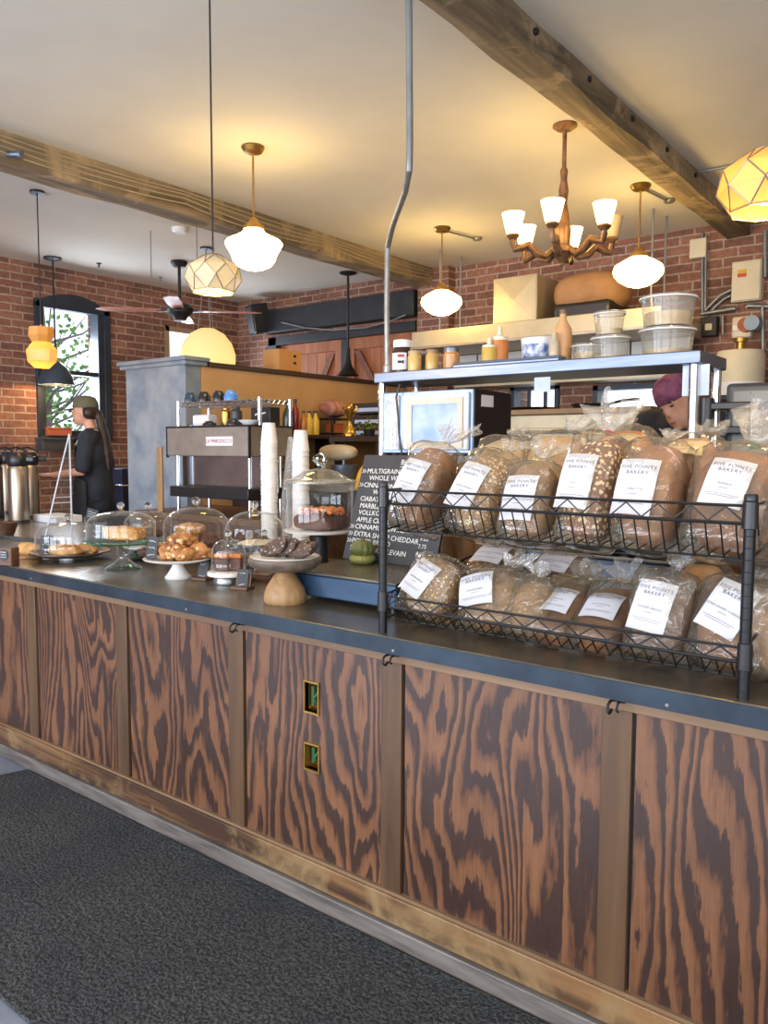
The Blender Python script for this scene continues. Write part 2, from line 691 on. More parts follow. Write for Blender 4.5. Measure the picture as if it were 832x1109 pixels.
# windows of the left wall
def left_window(n, w, arch, fm):
    y0, y1, z0, z1 = w
    o = MB()
    x0, x1 = XL - .12, XL + .015
    f = .055
    o.box(x0, x1, y0, y0 + f, z0, z1)
    o.box(x0, x1, y1 - f * 1.6, y1, z0, z1)
    o.box(x0, x1, y0, y1, z0, z0 + f)
    o.box(x0, x1, y0, y1, z1 - f, z1)
    zm = (z0 + z1) / 2 - .02
    o.box(x0 + .03, x1 - .03, y0, y1, zm - .02, zm + .02)
    if arch:
        poly = []
        for k in range(13):
            a = k / 12
            poly.append((y0 - .03 + (y1 - y0 + .06) * a, z1 - .03 + .11 * (1 - (2 * a - 1) ** 2)))
        pl = [(y1 + .03, z1 - .07), (y0 - .03, z1 - .07)]
        m = Matrix(((0, 0, 1, 0), (1, 0, 0, 0), (0, 1, 0, 0), (0, 0, 0, 1)))
        o.prism(poly + pl, XL - .02, XL + .03, M=m)
        o.box(XL - .02, XL + .03, y0 - .03, y0 + .02, z0, z1)
        o.box(XL - .02, XL + .03, y1 - .03, y1 + .04, z0, z1)
    fr = o.build('window_%d' % n, fm, bevel=.004)
    struct(fr)
    struct(MB().box(XL - .075, XL - .07, y0 + f, y1 - f, z0 + f, z1 - f).build('window_pane', M['pane'], fr))
    struct(MB().box(XL - .1, XL + .06, y0 - .02, y1 + .02, z0 - .04, z0).build('window_sill', fm, fr, bevel=.004))
    return fr


M['win_black'] = P('blue black window paint', (40, 50, 62), .45, 0, (34, 42, 52), 8)
M['win_wood'] = P('pale window wood', (176, 150, 118), .5, 0, (160, 134, 102), 8)
left_window(1, W1, True, M['win_black'])
left_window(2, W2, False, M['win_wood'])
for n, w in ((3, K1), (4, K2)):
    x0, x1, z0, z1 = w
    o = MB()
    f = .04
    for bx in ((x0, x0 + f, z0, z1), (x1 - f, x1, z0, z1), (x0, x1, z0, z0 + f), (x0, x1, z1 - f, z1)):
        o.box(bx[0], bx[1], YB - .02, YB + .1, bx[2], bx[3])
    if n == 3:
        for k in (1, 2):
            xx = x0 + (x1 - x0) * k / 3
            o.box(xx - .012, xx + .012, YB + .03, YB + .06, z0, z1)
    fr = struct(o.build('window_%d' % n, M['win_black']))
    struct(MB().box(x0 + f, x1 - f, YB + .04, YB + .045, z0 + f, z1 - f).build('window_pane', M['pane'], fr))

# outdoor tree seen through the arched window
M['leaf'] = P('fresh leaves', (118, 158, 74), .6, 0, (84, 128, 58), 3)
M['bark'] = P('grey bark', (120, 110, 104), .9, 0, (90, 82, 78), 9)
tr = T('street_tree', 'leafy tree with bare grey branches outside the arched window', 'tree', (-10.2, 5.6, 0))
o = MB()
o.tube([(0, 0, -.5), (.05, 0, 1.2), (0, .1, 2.2), (-.05, .05, 3.6), (0, 0, 5)], [.10, .09, .07, .05, .02])
rnd = random.Random(4)
for k in range(34):
    z = rnd.uniform(1.2, 4.4)
    a = rnd.uniform(0, 2 * PI)
    L = rnd.uniform(.6, 1.5)
    p0 = Vector((0, .05, z))
    d = Vector((math.cos(a), math.sin(a), rnd.uniform(.3, .9)))
    o.tube([p0, p0 + d * L * .5, p0 + d * L + Vector((0, 0, .2))], [.022, .014, .005], 5)
o.build('trunk', M['bark'], tr)
o = MB()
for k in range(1500):
    a = rnd.uniform(0, 2 * PI)
    rr = rnd.uniform(.15, 1.5)
    z = 1.0 + 2.1 * rnd.random() ** 1.5
    c = Vector((rr * math.cos(a), rr * math.sin(a), z))
    u = Vector((rnd.uniform(-1, 1), rnd.uniform(-1, 1), rnd.uniform(-1, 1))).normalized() * .045
    w = u.orthogonal().normalized() * .03
    o.add([c - u, c + w, c + u, c - w], [(0, 1, 2, 3)])
o.build('foliage', M['leaf'], tr)
struct(MB().box(-22, XL - .5, -8, 20, -.7, -.5).build('ground', P('pale pavement', (190, 192, 190), .8)))

# ------------------------------------------------------------------ ceiling beams
def beam(x0, x1, z0, nm, bolts):
    o = MB()
    n = 60
    y0, y1 = YF, YB
    vs, fs = [], []
    for i in range(n + 1):
        y = y0 + (y1 - y0) * i / n
        for (x, z) in ((x0, ZC), (x0, z0), (x1, z0), (x1, ZC)):
            j = noise.noise(Vector((x * 9, y * 2.3, z * 9))) * .008
            vs.append((x + j, y, min(z + (j if z < ZC else 0), ZC)))
    for i in range(n):
        for k in range(3):
            fs.append((i * 4 + k, i * 4 + k + 1, i * 4 + k + 5, i * 4 + k + 4))
    o.add(vs, fs)
    b = struct(o.build(nm, M['beam']))
    for y in bolts:
        bb = MB().cyl((x1 - .004, y, z0 + .075), (x1 + .012, y, z0 + .075), .014, n=8)
        struct(bb.build('beam_bolt', M['iron'], b))
    return b


beam(-1.66, -1.51, 2.985, 'beam_right', (2.88, 3.38, 3.9, 4.4, 4.9, 5.4, 5.85))
beam(-4.38, -4.20, 2.945, 'beam_left', ())
for k, (z, sag) in enumerate(((3.075, .012), (3.055, .02), (3.03, .03), (3.0, .035))):
    pts = []
    for i in range(41):
        y = .5 + 5.6 * i / 40
        pts.append((-4.188 + .004 * k, y, z - sag * (1 - ((i % 10) - 5) ** 2 / 25) - .004 * math.sin(y * 3 + k)))
    o = MB().tube(pts, .0045, 6).build('electrical_cable', P('pale cable sheath', (176, 160, 130), .6))
    tag(o, ['uppermost thin pale cable strung along the left ceiling beam', 'second thin pale cable from the top of the left ceiling beam',
            'third thin pale cable from the top along the left beam', 'lowest sagging thin cable along the left ceiling beam'][k], 'cable', 'cables along the left beam')
p = at(15, 173, 'x', -4.17)
o = MB().cyl((-4.205, p.y - .02, 2.985), (-4.14, p.y + .01, 2.98), .016, n=14).cyl((-4.14, p.y + .01, 2.98), (-4.125, p.y + .02, 2.978), .022, .026, n=14)
tag(o.build('spotlight', M['steel']), 'short grey spot fixture clamped on the left ceiling beam', 'light')

# ------------------------------------------------------------------ barn doors, lintel
o = MB()
o.box(BD[0], BD[0] + .12, YB - .03, YB + .2, 0, BD[3])
o.box(BD[0], BD[1], YB - .03, YB + .2, BD[3] - .09, BD[3])
struct(o.build('trim_1', M['black_paint'], bevel=.004))
LX0 = at(287, 345, 'y', YB - .12).x
o = MB().box(LX0, -4.38, YB - .14, YB, 2.69, 2.93)
struct(o.build('beam_lintel', M['black_paint'], bevel=.006))


def barn_door(name, x0, x1, flip):
    o = MB()
    n = 7
    for k in range(n):
        a = x0 + (x1 - x0) * k / n
        b = x0 + (x1 - x0) * (k + 1) / n
        o.box(a + .004, b - .004, YB + .06, YB + .085, 0.01, BD[3] - .09)
    d = struct(o.build(name, M['barn']))
    o = MB()
    o.box(x0, x0 + .11, YB + .035, YB + .06, 0.01, BD[3] - .09)
    o.box(x1 - .11, x1, YB + .035, YB + .06, 0.01, BD[3] - .09)
    o.box(x0 + .11, x1 - .11, YB + .035, YB + .06, BD[3] - .2, BD[3] - .09)
    o.box(x0 + .11, x1 - .11, YB + .035, YB + .06, 1.2, 1.32)
    struct(o.build('door_frame', M['barn'], d, bevel=.003))
    a, b = (x0 + .11, x1 - .11) if not flip else (x1 - .11, x0 + .11)
    o = MB()
    z0, z1 = 1.34, BD[3] - .22
    w = .075
    o.add([(a, YB + .032, z0), (a + (w if b > a else -w), YB + .032, z0), (b, YB + .032, z1), (b - (w if b > a else -w), YB + .032, z1),
           (a, YB + .058, z0), (a + (w if b > a else -w), YB + .058, z0), (b, YB + .058, z1), (b - (w if b > a else -w), YB + .058, z1)],
          [(0, 1, 2, 3), (4, 7, 6, 5), (0, 4, 5, 1), (1, 5, 6, 2), (2, 6, 7, 3), (3, 7, 4, 0)])
    struct(o.build('brace', M['barn2'], d))
    return d


xm = at(375, 385, 'y', YB + .06).x
barn_door('door_1', BD[0] + .13, xm - .02, False)
barn_door('door_2', xm + .02, BD[1] + .1, True)
o = MB().box(xm - .035, xm + .035, YB + .02, YB + .035, 0.01, BD[3] - .09)
struct(o.build('trim_2', M['black_paint']))
# cable drooping under the lintel
pts = [at(305, 349, 'y', YB - .15), at(330, 355, 'y', YB - .15), at(360, 357.5, 'y', YB - .15), at(395, 355, 'y', YB - .15), at(420, 349, 'y', YB - .15), at(440, 341, 'y', YB - .15)]
tag(MB().tube(pts, .008, 6).build('hanging_cable', M['galv']), 'grey cable drooping across the black lintel over the barn doors', 'cable')

# ------------------------------------------------------------------ half wall with column end
HX = -4.59
o = MB()
o.box(-5.30, HX, 3.6, 3.74, 0, 2.07)
col = struct(o.build('wall_column', M['bluecol'], bevel=.004))
o = MB().box(-5.36, HX + .05, 3.56, 3.79, 2.07, 2.10).box(-5.34, HX + .035, 3.575, 3.775, 2.04, 2.07)
struct(o.build('trim_3', M['bluecol'], bevel=.006))
o = MB().box(HX - .12, HX, 3.742, YB, 0, 2.04)
struct(o.build('wall_half', M['plaster']))
o = MB().box(HX - .15, HX + .03, 3.795, YB, 2.04, 2.075)
struct(o.build('trim_4', M['dark_wood'], bevel=.004))
# brick pier at the right of the back wall
struct(MB().box(-4.36, -4.02, YB - .1, YB, 0, ZC).build('wall_pier', M['brick_y']))

# raised floor behind the counter
struct(MB().box(-6.3, 1.0, 3.45, 3.58, 0, .0).build('floor_strip', M['floor'])) if False else None
struct(MB().box(XL, HX - .15, 3.35, 5.2, 0, .17).build('floor_platform', M['batten']))
# ------------------------------------------------------------------ counter
CZ = .92
def arc(cx, cy, r, a0, a1, n=10):
    return [(cx + r * math.cos(R(a0 + (a1 - a0) * i / n)), cy + r * math.sin(R(a0 + (a1 - a0) * i / n))) for i in range(n + 1)]


poly = [(1.6, 1.75), (1.6, 2.62), (-2.28, 2.62), (-2.28, 2.86), (-4.2, 2.86)] + [(-4.6, 2.90), (-4.85, 3.02), (-5.05, 3.25), (-5.35, 3.42), (-5.6, 3.45), (-6.9, 3.45), (-6.9, 2.35)]
poly += [(-6.2, 2.1), (-5.3, 1.82), (-4.9, 1.75)]
ct = T('countertop', 'long dark zinc countertop with pastries and bread rack on it', 'countertop', (0, 0, 0))
MB().prism(poly, .885, CZ).build('worktop', M['counter'], ct, bevel=.004)
o = MB().box(-4.9, 1.6, 1.746, 1.752, .872, .917)
o.box(-4.9, 1.6, 1.752, 1.80, .872, .884)
o.build('edge_band', M['edge'], ct)
for x in (-3.36, -2.3, -1.385, -.62, .3):
    MB().cyl((x + .06, 1.7445, .885), (x + .06, 1.748, .885), .004, n=8).build('screw', M['steel2'], ct)

cb = T('bar_counter', 'wooden bar counter front of stained fir plywood panels and battens', 'counter', (0, 1.78, 0))
seams = [-5.34, -4.67, -4.005, -3.338, -2.652, -1.985, -1.317, -.646, .025, .695, 1.365]
PT, PB = .84, .15
hol = []
for (x0, y0, x1, y1) in ((329, 737, 343.5, 775), (329.5, 804, 344, 838)):
    a, b = at(x0, y0, 'y', 1.78), at(x1, y1, 'y', 1.78)
    hol.append((a.x, b.x, b.z + .004, a.z - .004))
for i in range(len(seams) - 1):
    a, b = seams[i], seams[i + 1]
    w = .078
    o = MB()
    x0, x1 = a + .004 - (a), b - w - a
    if a < hol[0][0] < b:
        h = [(u0 - a, u1 - a, z0, z1) for (u0, u1, z0, z1) in hol]
        u0, u1 = h[0][0], h[0][1]
        o.box(x0, u0, 0.008, .022, PB, PT)
        o.box(u1, x1, 0.008, .022, PB, PT)
        o.box(u0, u1, 0.008, .022, h[0][3], PT)
        o.box(u0, u1, 0.008, .022, h[1][3], h[0][2])
        o.box(u0, u1, 0.008, .022, PB, h[1][2])
    else:
        o.box(x0, x1, 0.008, .022, PB, PT)
    o.build('panel', M['ply'], cb, loc=(a, 0, 0))
    MB().box(0, w - .004, 0, .03, PB, PT).build('batten', M['batten'], cb, loc=(b - w, 0, 0), bevel=.002)
    MB().box(-.004, .004, .016, .03, PB, PT).build('seam', M['black_paint'], cb, loc=(b, 0, 0))
MB().box(-5.4, 1.6, -.004, .04, PT, .872).build('top_rail', M['rail'], cb, bevel=.002)
o = MB().box(-5.4, 1.6, -.012, .02, .062, PB - .006)
o.build('base_board', M['base'], cb, bevel=.003)
MB().box(-5.4, 1.6, -.004, .02, PB - .0055, PB + .004).build('base_bead', M['rail'], cb)
MB().box(-5.4, 1.6, -.026, .0, 0, .060).build('shoe_board', M['shoe'], cb, bevel=.004)
MB().box(-5.4, 1.6, .06, .72, .0, .87).build('carcass', M['black_paint'], cb)
for (u0, u1, z0, z1) in hol:
    o = MB()
    for bx in ((u0 - .004, u0, z0, z1), (u1, u1 + .004, z0, z1), (u0 - .004, u1 + .004, z0 - .006, z0), (u0 - .004, u1 + .004, z1, z1 + .006)):
        o.box(bx[0], bx[1], .002, .055, bx[2], bx[3])
    o.box(u0 - .004, u1 + .004, .05, .055, z0, z1)
    ob = o.build('outlet_box', M['brass'], cb)
    o = MB()
    um = (u0 + u1) / 2
    o.tube([(um - .008, .045, z0 + .01), (um - .012, .03, (z0 + z1) / 2 - .01), (um + .006, .028, (z0 + z1) / 2 + .008), (um + .01, .045, z1 - .012)], .005, 6)
    o.box(u0 + .004, u0 + .016, .03, .05, z0 + .01, z1 - .02)
    o.build('green_wire', P('green insulation', (70, 110, 66), .5), ob)

# bag hooks under the countertop
hooks = ((252, 674, 'black bag hook under the counter edge left of the wooden pedestal'),
         (418, 707, 'black bag hook under the counter edge below the rack left post'),
         (661, 757, 'black bag hook under the counter edge below the right of the bread rack'))
for (px, py, lb) in hooks:
    p = at(px, py, 'y', 1.742)
    o = MB()
    o.tube([(0, .022, .0), (0, -.012, .0), (0, -.022, -.006), (0, -.024, -.02), (.0, -.012, -.028), (0, .0, -.022)], .0035, 8)
    o.tube([(.018, .02, .0), (.018, -.008, -.002), (.018, -.016, -.016), (.018, -.006, -.022)], .003, 8)
    o.box(-.008, .026, .012, .022, -.006, .004)
    tag(o.build('bag_hook', M['black_metal'], loc=(p.x, 1.752, .868)), lb, 'hook', 'bag hooks under the counter')

o = MB()
poly = [(-3.385, 1.745), (-3.42, 1.64), (-3.41, .945), (1.4, .935), (1.4, 1.745)]
o.prism(poly, 0, .012)
tag(o.build('floor_mat', M['mat'], bevel=.004), 'black rubber loop floor mat along the foot of the counter', 'mat')
# ------------------------------------------------------------------ wire bread rack
RX0, RX1, RY0, RY1 = -1.392, -.412, 1.785, 2.36
rk = T('bread_rack', 'two tier black wire bread rack with slanted shelves at the counter edge', 'rack', (0, 0, CZ))
for (x, y, h) in ((RX0, RY0, .435), (RX1, RY0, .435), (RX0, RY1, .49), (RX1, RY1, .49)):
    o = MB().cyl((0, 0, 0), (0, 0, h), .0125, n=16)
    z = .02
    while z < h:
        o.lathe([(.0126, -.0012), (.0131, 0), (.0126, .0012)], 16, (0, 0, z))
        z += .0254
    ps = o.build('post', M['black_metal'], rk, loc=(x, y, 0))
    c = MB().lathe([(0, h + .004), (.012, h + .004), (.0145, h), (.0145, h - .01), (.0125, h - .012)], 16)
    c.build('post_cap', M['plastic_black'], ps)
M['wire'] = P('black coated wire', (18, 19, 21), .42, .15, (14, 15, 17), 20)


def slant_shelf(z0, z1, zf, zr):
    """z0 ledge top rail, z1 second rail, zf floor at front, zr floor at rear (heights above the counter)"""
    YL = RY0 + .004
    yf, yr = RY0 + .045, RY1
    sh = MB()
    # floor wires with their upturned front ends
    n = 30
    for i in range(n):
        x = RX0 + .03 + (RX1 - RX0 - .06) * i / (n - 1)
        sh.tube([(x, YL + .002, z1), (x, yf - .006, zf + .004), (x, yf, zf - .004), (x, yf + .008, zf + .002), (x, yr, zr)], .0019, 5)
    for k in (.33, .66):
        y = yf + (yr - yf) * k
        z = zf + (zr - zf) * k - .005
        sh.tube([(RX0 + .015, y, z), (RX1 - .015, y, z)], .003, 6)
    f = sh.build('wire_shelf', M['wire'], rk)
    lg = MB()
    lg.tube([(RX0, YL, z0), (RX1, YL, z0)], .0034, 8)
    lg.tube([(RX0, YL, z1), (RX1, YL, z1)], .0042, 8)
    lg.tube([(RX0 + .01, yf + .003, zf - .003), (RX1 - .01, yf + .003, zf - .003)], .0028, 8)
    m = 26
    zz = [(RX0 + .014 + (RX1 - RX0 - .028) * i / m, YL, z0 - .003 if i % 2 else z1 + .003) for i in range(m + 1)]
    lg.tube(zz, .0024, 6)
    lg.build('front_ledge', M['wire'], f)
    for x in (RX0, RX1):
        sd = MB()
        sd.tube([(x, RY0, z0), (x, RY1, zr + .06)], .0034, 6)
        sd.tube([(x, RY0, zf), (x, RY1, zr)], .0034, 6)
        q = [(x, RY0 + (RY1 - RY0) * i / 12, (z0 + (zr + .06 - z0) * i / 12) if i % 2 else (zf + (zr - zf) * i / 12)) for i in range(13)]
        sd.tube(q, .0022, 5)
        sd.build('side_rail', M['wire'], f)
    MB().tube([(RX0, RY1 - .004, zr + .004 + (.085 if zr < .2 else 0)), (RX1, RY1 - .004, zr + .004 + (.085 if zr < .2 else 0))], .013, 12).build('rear_tube', M['black_metal'], f)
    for x in (RX0, RX1):
        MB().lathe([(.0128, -.03), (.017, -.028), (.0155, .028), (.0128, .03)], 16, (x, RY0, (z0 + z1) / 2)).build('collar', M['plastic_black'], f)


UZ = (.413, .375, .298, .36)
LZ = (.108, .076, .036, .125)
slant_shelf(*UZ)
slant_shelf(*LZ)


def floor_z(S, y):
    k = (y - RY0 - .045) / (RY1 - RY0 - .045)
    return CZ + S[2] + (S[3] - S[2]) * k


# ------------------------------------------------------------------ loaves
def CRUST(name, a, b, flake=None, fs=60, fcol=(222, 190, 140), thr=.25):
    t = NT(name)
    v = t.obj((1, 1, 1), rnd=True)
    f = t.noise(v, 14, 5, .65, .3)
    c = t.ramp(f, [(.3, b), (.6, a)])
    h = t.noise(v, 60, 4, .6)
    if flake:
        vo = t.n('ShaderNodeTexVoronoi')
        vo.inputs['Scale'].default_value = fs
        t.l(v, vo.inputs['Vector'])
        k = t.ramp(vo.outputs['Distance'], [(thr, (255, 255, 255)), (thr + .12, (0, 0, 0))])
        c = t.mix(k, c, fcol)
        h = t.math('SUBTRACT', h, vo.outputs['Distance'])
    t.pbsdf(c, .6, 0, t.bump(h, .5, .006))
    return t.mat


CR = {'brown': CRUST('brown crust', (150, 100, 56), (88, 54, 30)),
      'pale': CRUST('pale crust', (216, 182, 130), (188, 148, 98)),
      'gold': CRUST('golden crust', (214, 152, 84), (176, 112, 58)),
      'dark': CRUST('dark rye crust', (118, 88, 66), (78, 56, 44)),
      'red': CRUST('reddish crust', (142, 94, 54), (86, 52, 32)),
      'oat': CRUST('oat flake crust', (132, 82, 48), (88, 52, 32), True, 75, (232, 206, 158), .33),
      'seed': CRUST('seeded crust', (156, 118, 74), (112, 80, 50), True, 90, (218, 196, 140), .24),
      'rust': CRUST('rustic floured crust', (156, 120, 80), (98, 68, 44), True, 52, (188, 162, 122), .13)}
M['label'] = P('white label stock', (212, 212, 216), .55, 0, (206, 206, 212), 6)
M['labelcream'] = P('cream label stock', (226, 212, 172), .55, 0, (220, 204, 162), 6)


def ring(w, d, n, front=1.0, e=.62):
    pts = []
    for k in range(n):
        a = 2 * PI * k / n
        ca, sa = math.cos(a), math.sin(a)
        g = lambda t: math.copysign(abs(t) ** e, t)
        y = g(sa) * d / 2
        if y < 0:
            y *= front
        pts.append((g(ca) * w / 2, y))
    return pts


def loaf_mesh(w, d, L, seed, puff=1.0, e=.62, nz=18, n=28, amp=.05):
    vs, fs = [], []
    for j in range(nz + 1):
        s = j / nz
        k = math.sin(PI * min(max(s, .0), 1)) ** .28 if 0 < s < 1 else 0
        top = 1 + .10 * (s ** 2)
        for (x, y) in ring(w * k * top, d * k, n, puff, e):
            p = Vector((x, y, L * s))
            nn = noise.noise(p * 16 + Vector((seed, 0, 0)))
            nf = noise.noise(p * 45 + Vector((seed * 2, 3, 0)))
            vs.append(p + Vector((x, y, 0)) * (amp * 2 * nn + amp * .5 * nf))
    for j in range(nz):
        for k in range(n):
            k2 = (k + 1) % n
            fs.append((j * n + k, j * n + k2, (j + 1) * n + k2, (j + 1) * n + k))
    return vs, fs


def bag_mesh(w, d, L, seed, puff, e, tail, tdir):
    """film round the loaf, gathered over its top into a neck; returns body and tail"""
    n = 60
    zs = [(-.006, .5), (-.005, .9), (.012, 1.0)] + [(L * (.1 + .8 * i / 15), 1.0) for i in range(16)] + [(L * .95, .94), (L * 1.0, .8), (L * 1.04, .55), (L * 1.07, .3), (L * 1.10, .13), (L * 1.115, .1)]
    vs, fs = [], []
    for (z, k) in zs:
        for i, (x, y) in enumerate(ring((w + .014) * k * (1 + .08 * (z / L) ** 2), (d + .014) * k, n, puff * 1.05, e)):
            a = 2 * PI * i / n
            ca, sa = math.cos(a), math.sin(a)
            q = Vector((ca * 2.2 + seed, sa * 2.2, z * 12))
            rg = 1 - abs(noise.noise(Vector((ca * 3.2 + seed, sa * 3.2 + z * 9, z * 20)))) * 2.4
            rg2 = 1 - abs(noise.noise(Vector((ca * 7 + seed, sa * 7 - z * 14, z * 34 + 5)))) * 2.4
            wr = .05 * noise.noise(q) + .05 * max(rg, 0) ** 3 + .03 * max(rg2, 0) ** 3
            pl = .10 * math.sin(a * 11 + seed) * max(0, (z / L - .86)) * 4 if z < L * 1.1 else 0
            p = Vector((x, y, z)) + Vector((x, y, 0)) * (max(wr, -.012) + pl)
            if z > L * .9:
                p += Vector((tdir[0], tdir[1], 0)) * ((z / L - .9) * .12)
            vs.append(p)
    for j in range(len(zs) - 1):
        for k in range(n):
            k2 = (k + 1) % n
            fs.append((j * n + k, j * n + k2, (j + 1) * n + k2, (j + 1) * n + k))
    tv, tf = [], []
    c0 = Vector((tdir[0] * .21 * .12, tdir[1] * .21 * .12, L * 1.11))
    m = 7
    for j in range(m + 1):
        s = j / m
        rr = .012 + .046 * tail * s ** .75
        cen = c0 + Vector((tdir[0], tdir[1], 1.0)).normalized() * (.075 * tail * s)
        for k in range(n):
            a = 2 * PI * k / n
            q = 1 + .42 * s * math.sin(a * 5 + seed) + .3 * s * noise.noise(Vector((math.cos(a) * 4 + seed, math.sin(a) * 4, s * 3)))
            zz = .035 * tail * s * noise.noise(Vector((math.cos(a) * 3 + seed, math.sin(a) * 3, 7)))
            tv.append(cen + Vector((rr * q * math.cos(a), rr * q * .55 * math.sin(a), zz)))
    for j in range(m):
        for k in range(n):
            k2 = (k + 1) % n
            tf.append((j * n + k, j * n + k2, (j + 1) * n + k2, (j + 1) * n + k))
    return (vs, fs), (tv, tf), c0


def label_mesh(w, h, curl, variant):
    o = MB()
    nx, ny = 6, 8
    vs, fs = [], []

    def bend(x, z):
        return -curl * (x / (w / 2)) ** 2 - curl * 1.4 * max(0, z / (h / 2)) ** 2
    for j in range(ny + 1):
        for i in range(nx + 1):
            x, z = -w / 2 + w * i / nx, -h / 2 + h * j / ny
            vs.append((x, bend(x, z) * -1, z))
    for j in range(ny):
        for i in range(nx):
            a = j * (nx + 1) + i
            fs.append((a, a + 1, a + nx + 2, a + nx + 1))
    o.add(vs, fs)
    N = len(vs)
    o.add([(x, y + .0007, z) for (x, y, z) in vs], [f[::-1] for f in fs])

    def put(txt, size, z):
        tv, tf = text_geo(txt, size, 'CENTER', 0, 1.15)
        o.add([(p.x, -bend(p.x, p.y + z) - .0008, p.y + z) for p in tv], tf, 1)
    put('FIVE POINTS', w * .142, h * .34)
    put('BAKERY', w * .142, h * .235)

    def line(z, k, t=.0011):
        seg = 6
        x0, x1 = -w * k / 2, w * k / 2
        for s in range(seg):
            a, b = x0 + (x1 - x0) * s / seg, x0 + (x1 - x0) * (s + 1) / seg
            o.add([(a, -bend(a, z) - .0008, z - t), (b, -bend(b, z) - .0008, z - t), (b, -bend(b, z) - .0008, z + t), (a, -bend(a, z) - .0008, z + t)], [(0, 1, 2, 3)], 1)
    put(variant, w * .085, -h * .06)
    line(-h * .145, .22, .0006)
    line(-h * .27, .8, .0005)
    line(-h * .31, .66, .0005)
    return o


def loaf(label, x, y, z, kind='brown', w=.125, d=.115, L=.25, lean=22, yaw=0, roll=0, lab=(.1, .165), ltilt=0, lx=0, lz=.5, puff=1.0, e=.62, tail=1.0, tdir=(.1, .5), amp=.05,
         variant='SOURDOUGH', cream=False, tie=None, lface='front', name='bread_loaf', group='bagged loaves on the wire rack', lcurl=.008):
    seed = random.uniform(0, 50)
    w, d = w * 1.07, d * 1.04
    t = T(name, label, 'bread', (x, y, z), 0, group)
    t.rotation_euler = (Matrix.Rotation(R(yaw), 3, 'Z') @ Matrix.Rotation(R(-lean), 3, 'X') @ Matrix.Rotation(R(roll), 3, 'Y')).to_euler()
    vs, fs = loaf_mesh(w, d, L, seed, puff, e, amp=amp)
    MB().add(vs, fs).build('crust', CR[kind], t, ang=60)
    (bv, bf), (tv, tf), c0 = bag_mesh(w, d, L, seed, puff, e, tail, tdir)
    bg = MB().add(bv, bf).build('bag', M['bag'], t, ang=80)
    if tail > 0:
        MB().add(tv, tf).build('bag_tail', M['bagtail'], bg, ang=50)
        if tie:
            MB().lathe([(.0115, -.004), (.0135, 0), (.0115, .004)], 12, tuple(c0)).build('bag_tie', tie, bg)
    if lab:
        lab = (lab[0] * .88, lab[1] * .86)
        lz -= .03
        l = label_mesh(lab[0], lab[1], lcurl, variant)
        ob = l.build('paper_label', [M['labelcream'] if cream else M['label'], M['ink']], t, ang=80)
        yy = -(d * puff / 2) * 1.06 - .016
        if lface == 'front':
            ob.matrix_local = TR(lx, yy, L * lz) @ RY(R(ltilt))
        else:     # on the upper end, folded over the top
            ob.matrix_local = TR(lx, yy + .012, L * lz) @ RY(R(ltilt)) @ RX(R(-lface))
    return t


def on(S, px, y, py=600):
    """rack point: sight line column px at depth row y"""
    return at(px, py, 'y', y).x, y, floor_z(S, y)


TG = P('green tie', (70, 150, 90), .5)
TRD = P('red tie', (200, 60, 50), .5)
G1, G2 = 'bagged loaves on the upper tier', 'bagged loaves on the lower tier'


def L_(px, y, S, label, dz=.008, **k):
    x, yy, z = on(S, px, y, 560 if S is UZ else 690)
    th = R(k.get('lean', 22))
    z += (k.get('d', .115) / 2 * (math.sin(th) + .31 * math.cos(th)) * .3 if S is UZ else -.004)
    if yy < 2.0:
        yy = RY0 + .06 + k.get('d', .115) / 2 * k.get('puff', 1.0)
        x, _, z2 = on(S, px, yy, 560 if S is UZ else 690)
        z = z2 - (.02 if S is UZ else .028)
        k['L'] = k.get('L', .25) + (.03 if S is UZ else .025)
    else:
        z += dz
    return loaf(label, x, yy, z, **k)


# upper tier, front row from the left post
L_(448, 1.93, UZ, 'smooth brown bagged loaf beside the left post on the upper tier', kind='brown', L=.235, w=.115, d=.13, lean=24, roll=6, lx=-.012, ltilt=6, variant='MULTIGRAIN', group=G1, puff=1.1)
L_(512, 1.94, UZ, 'greenish seeded bagged loaf, second from the left post on the upper tier', kind='seed', L=.215, w=.125, d=.13, lean=26, roll=7, lx=-.02, ltilt=7, lz=.5, variant='WHOLE WHEAT', group=G1, tail=.6, puff=1.1)
L_(570, 1.90, UZ, 'short rustic floured loaf between the seeded and oat topped loaves', kind='rust', L=.185, w=.12, d=.12, lean=22, roll=-2, lx=-.004, lz=.48, lab=(.105, .15), variant='SOURDOUGH LEVAIN', group=G1, tail=.8)
L_(634, 1.90, UZ, 'tall oat flake topped loaf with a red tie on the upper tier', kind='oat', L=.25, w=.12, d=.15, lean=22, roll=2, lx=-.018, lz=.52, lab=(.1, .175), variant='OAT', group=G1, tail=1.35, tie=TRD, tdir=(-.1, .25), puff=1.05)
L_(700, 1.89, UZ, 'smooth orange brown loaf right of the oat topped loaf', kind='brown', L=.235, w=.13, d=.15, lean=22, roll=2, lx=-.018, lz=.5, lab=(.11, .17), variant='CIABATTA', group=G1, tail=.4, puff=1.1)
L_(786, 1.90, UZ, 'wide reddish brown loaf with green tie beside the right post, upper tier', kind='red', L=.225, w=.17, d=.14, lean=26, roll=4, lx=-.004, ltilt=6, lz=.58, lab=(.11, .14), variant='MARBLE', cream=False, group=G1, tail=1.7, tie=TG, tdir=(.3, .2), puff=1.15)
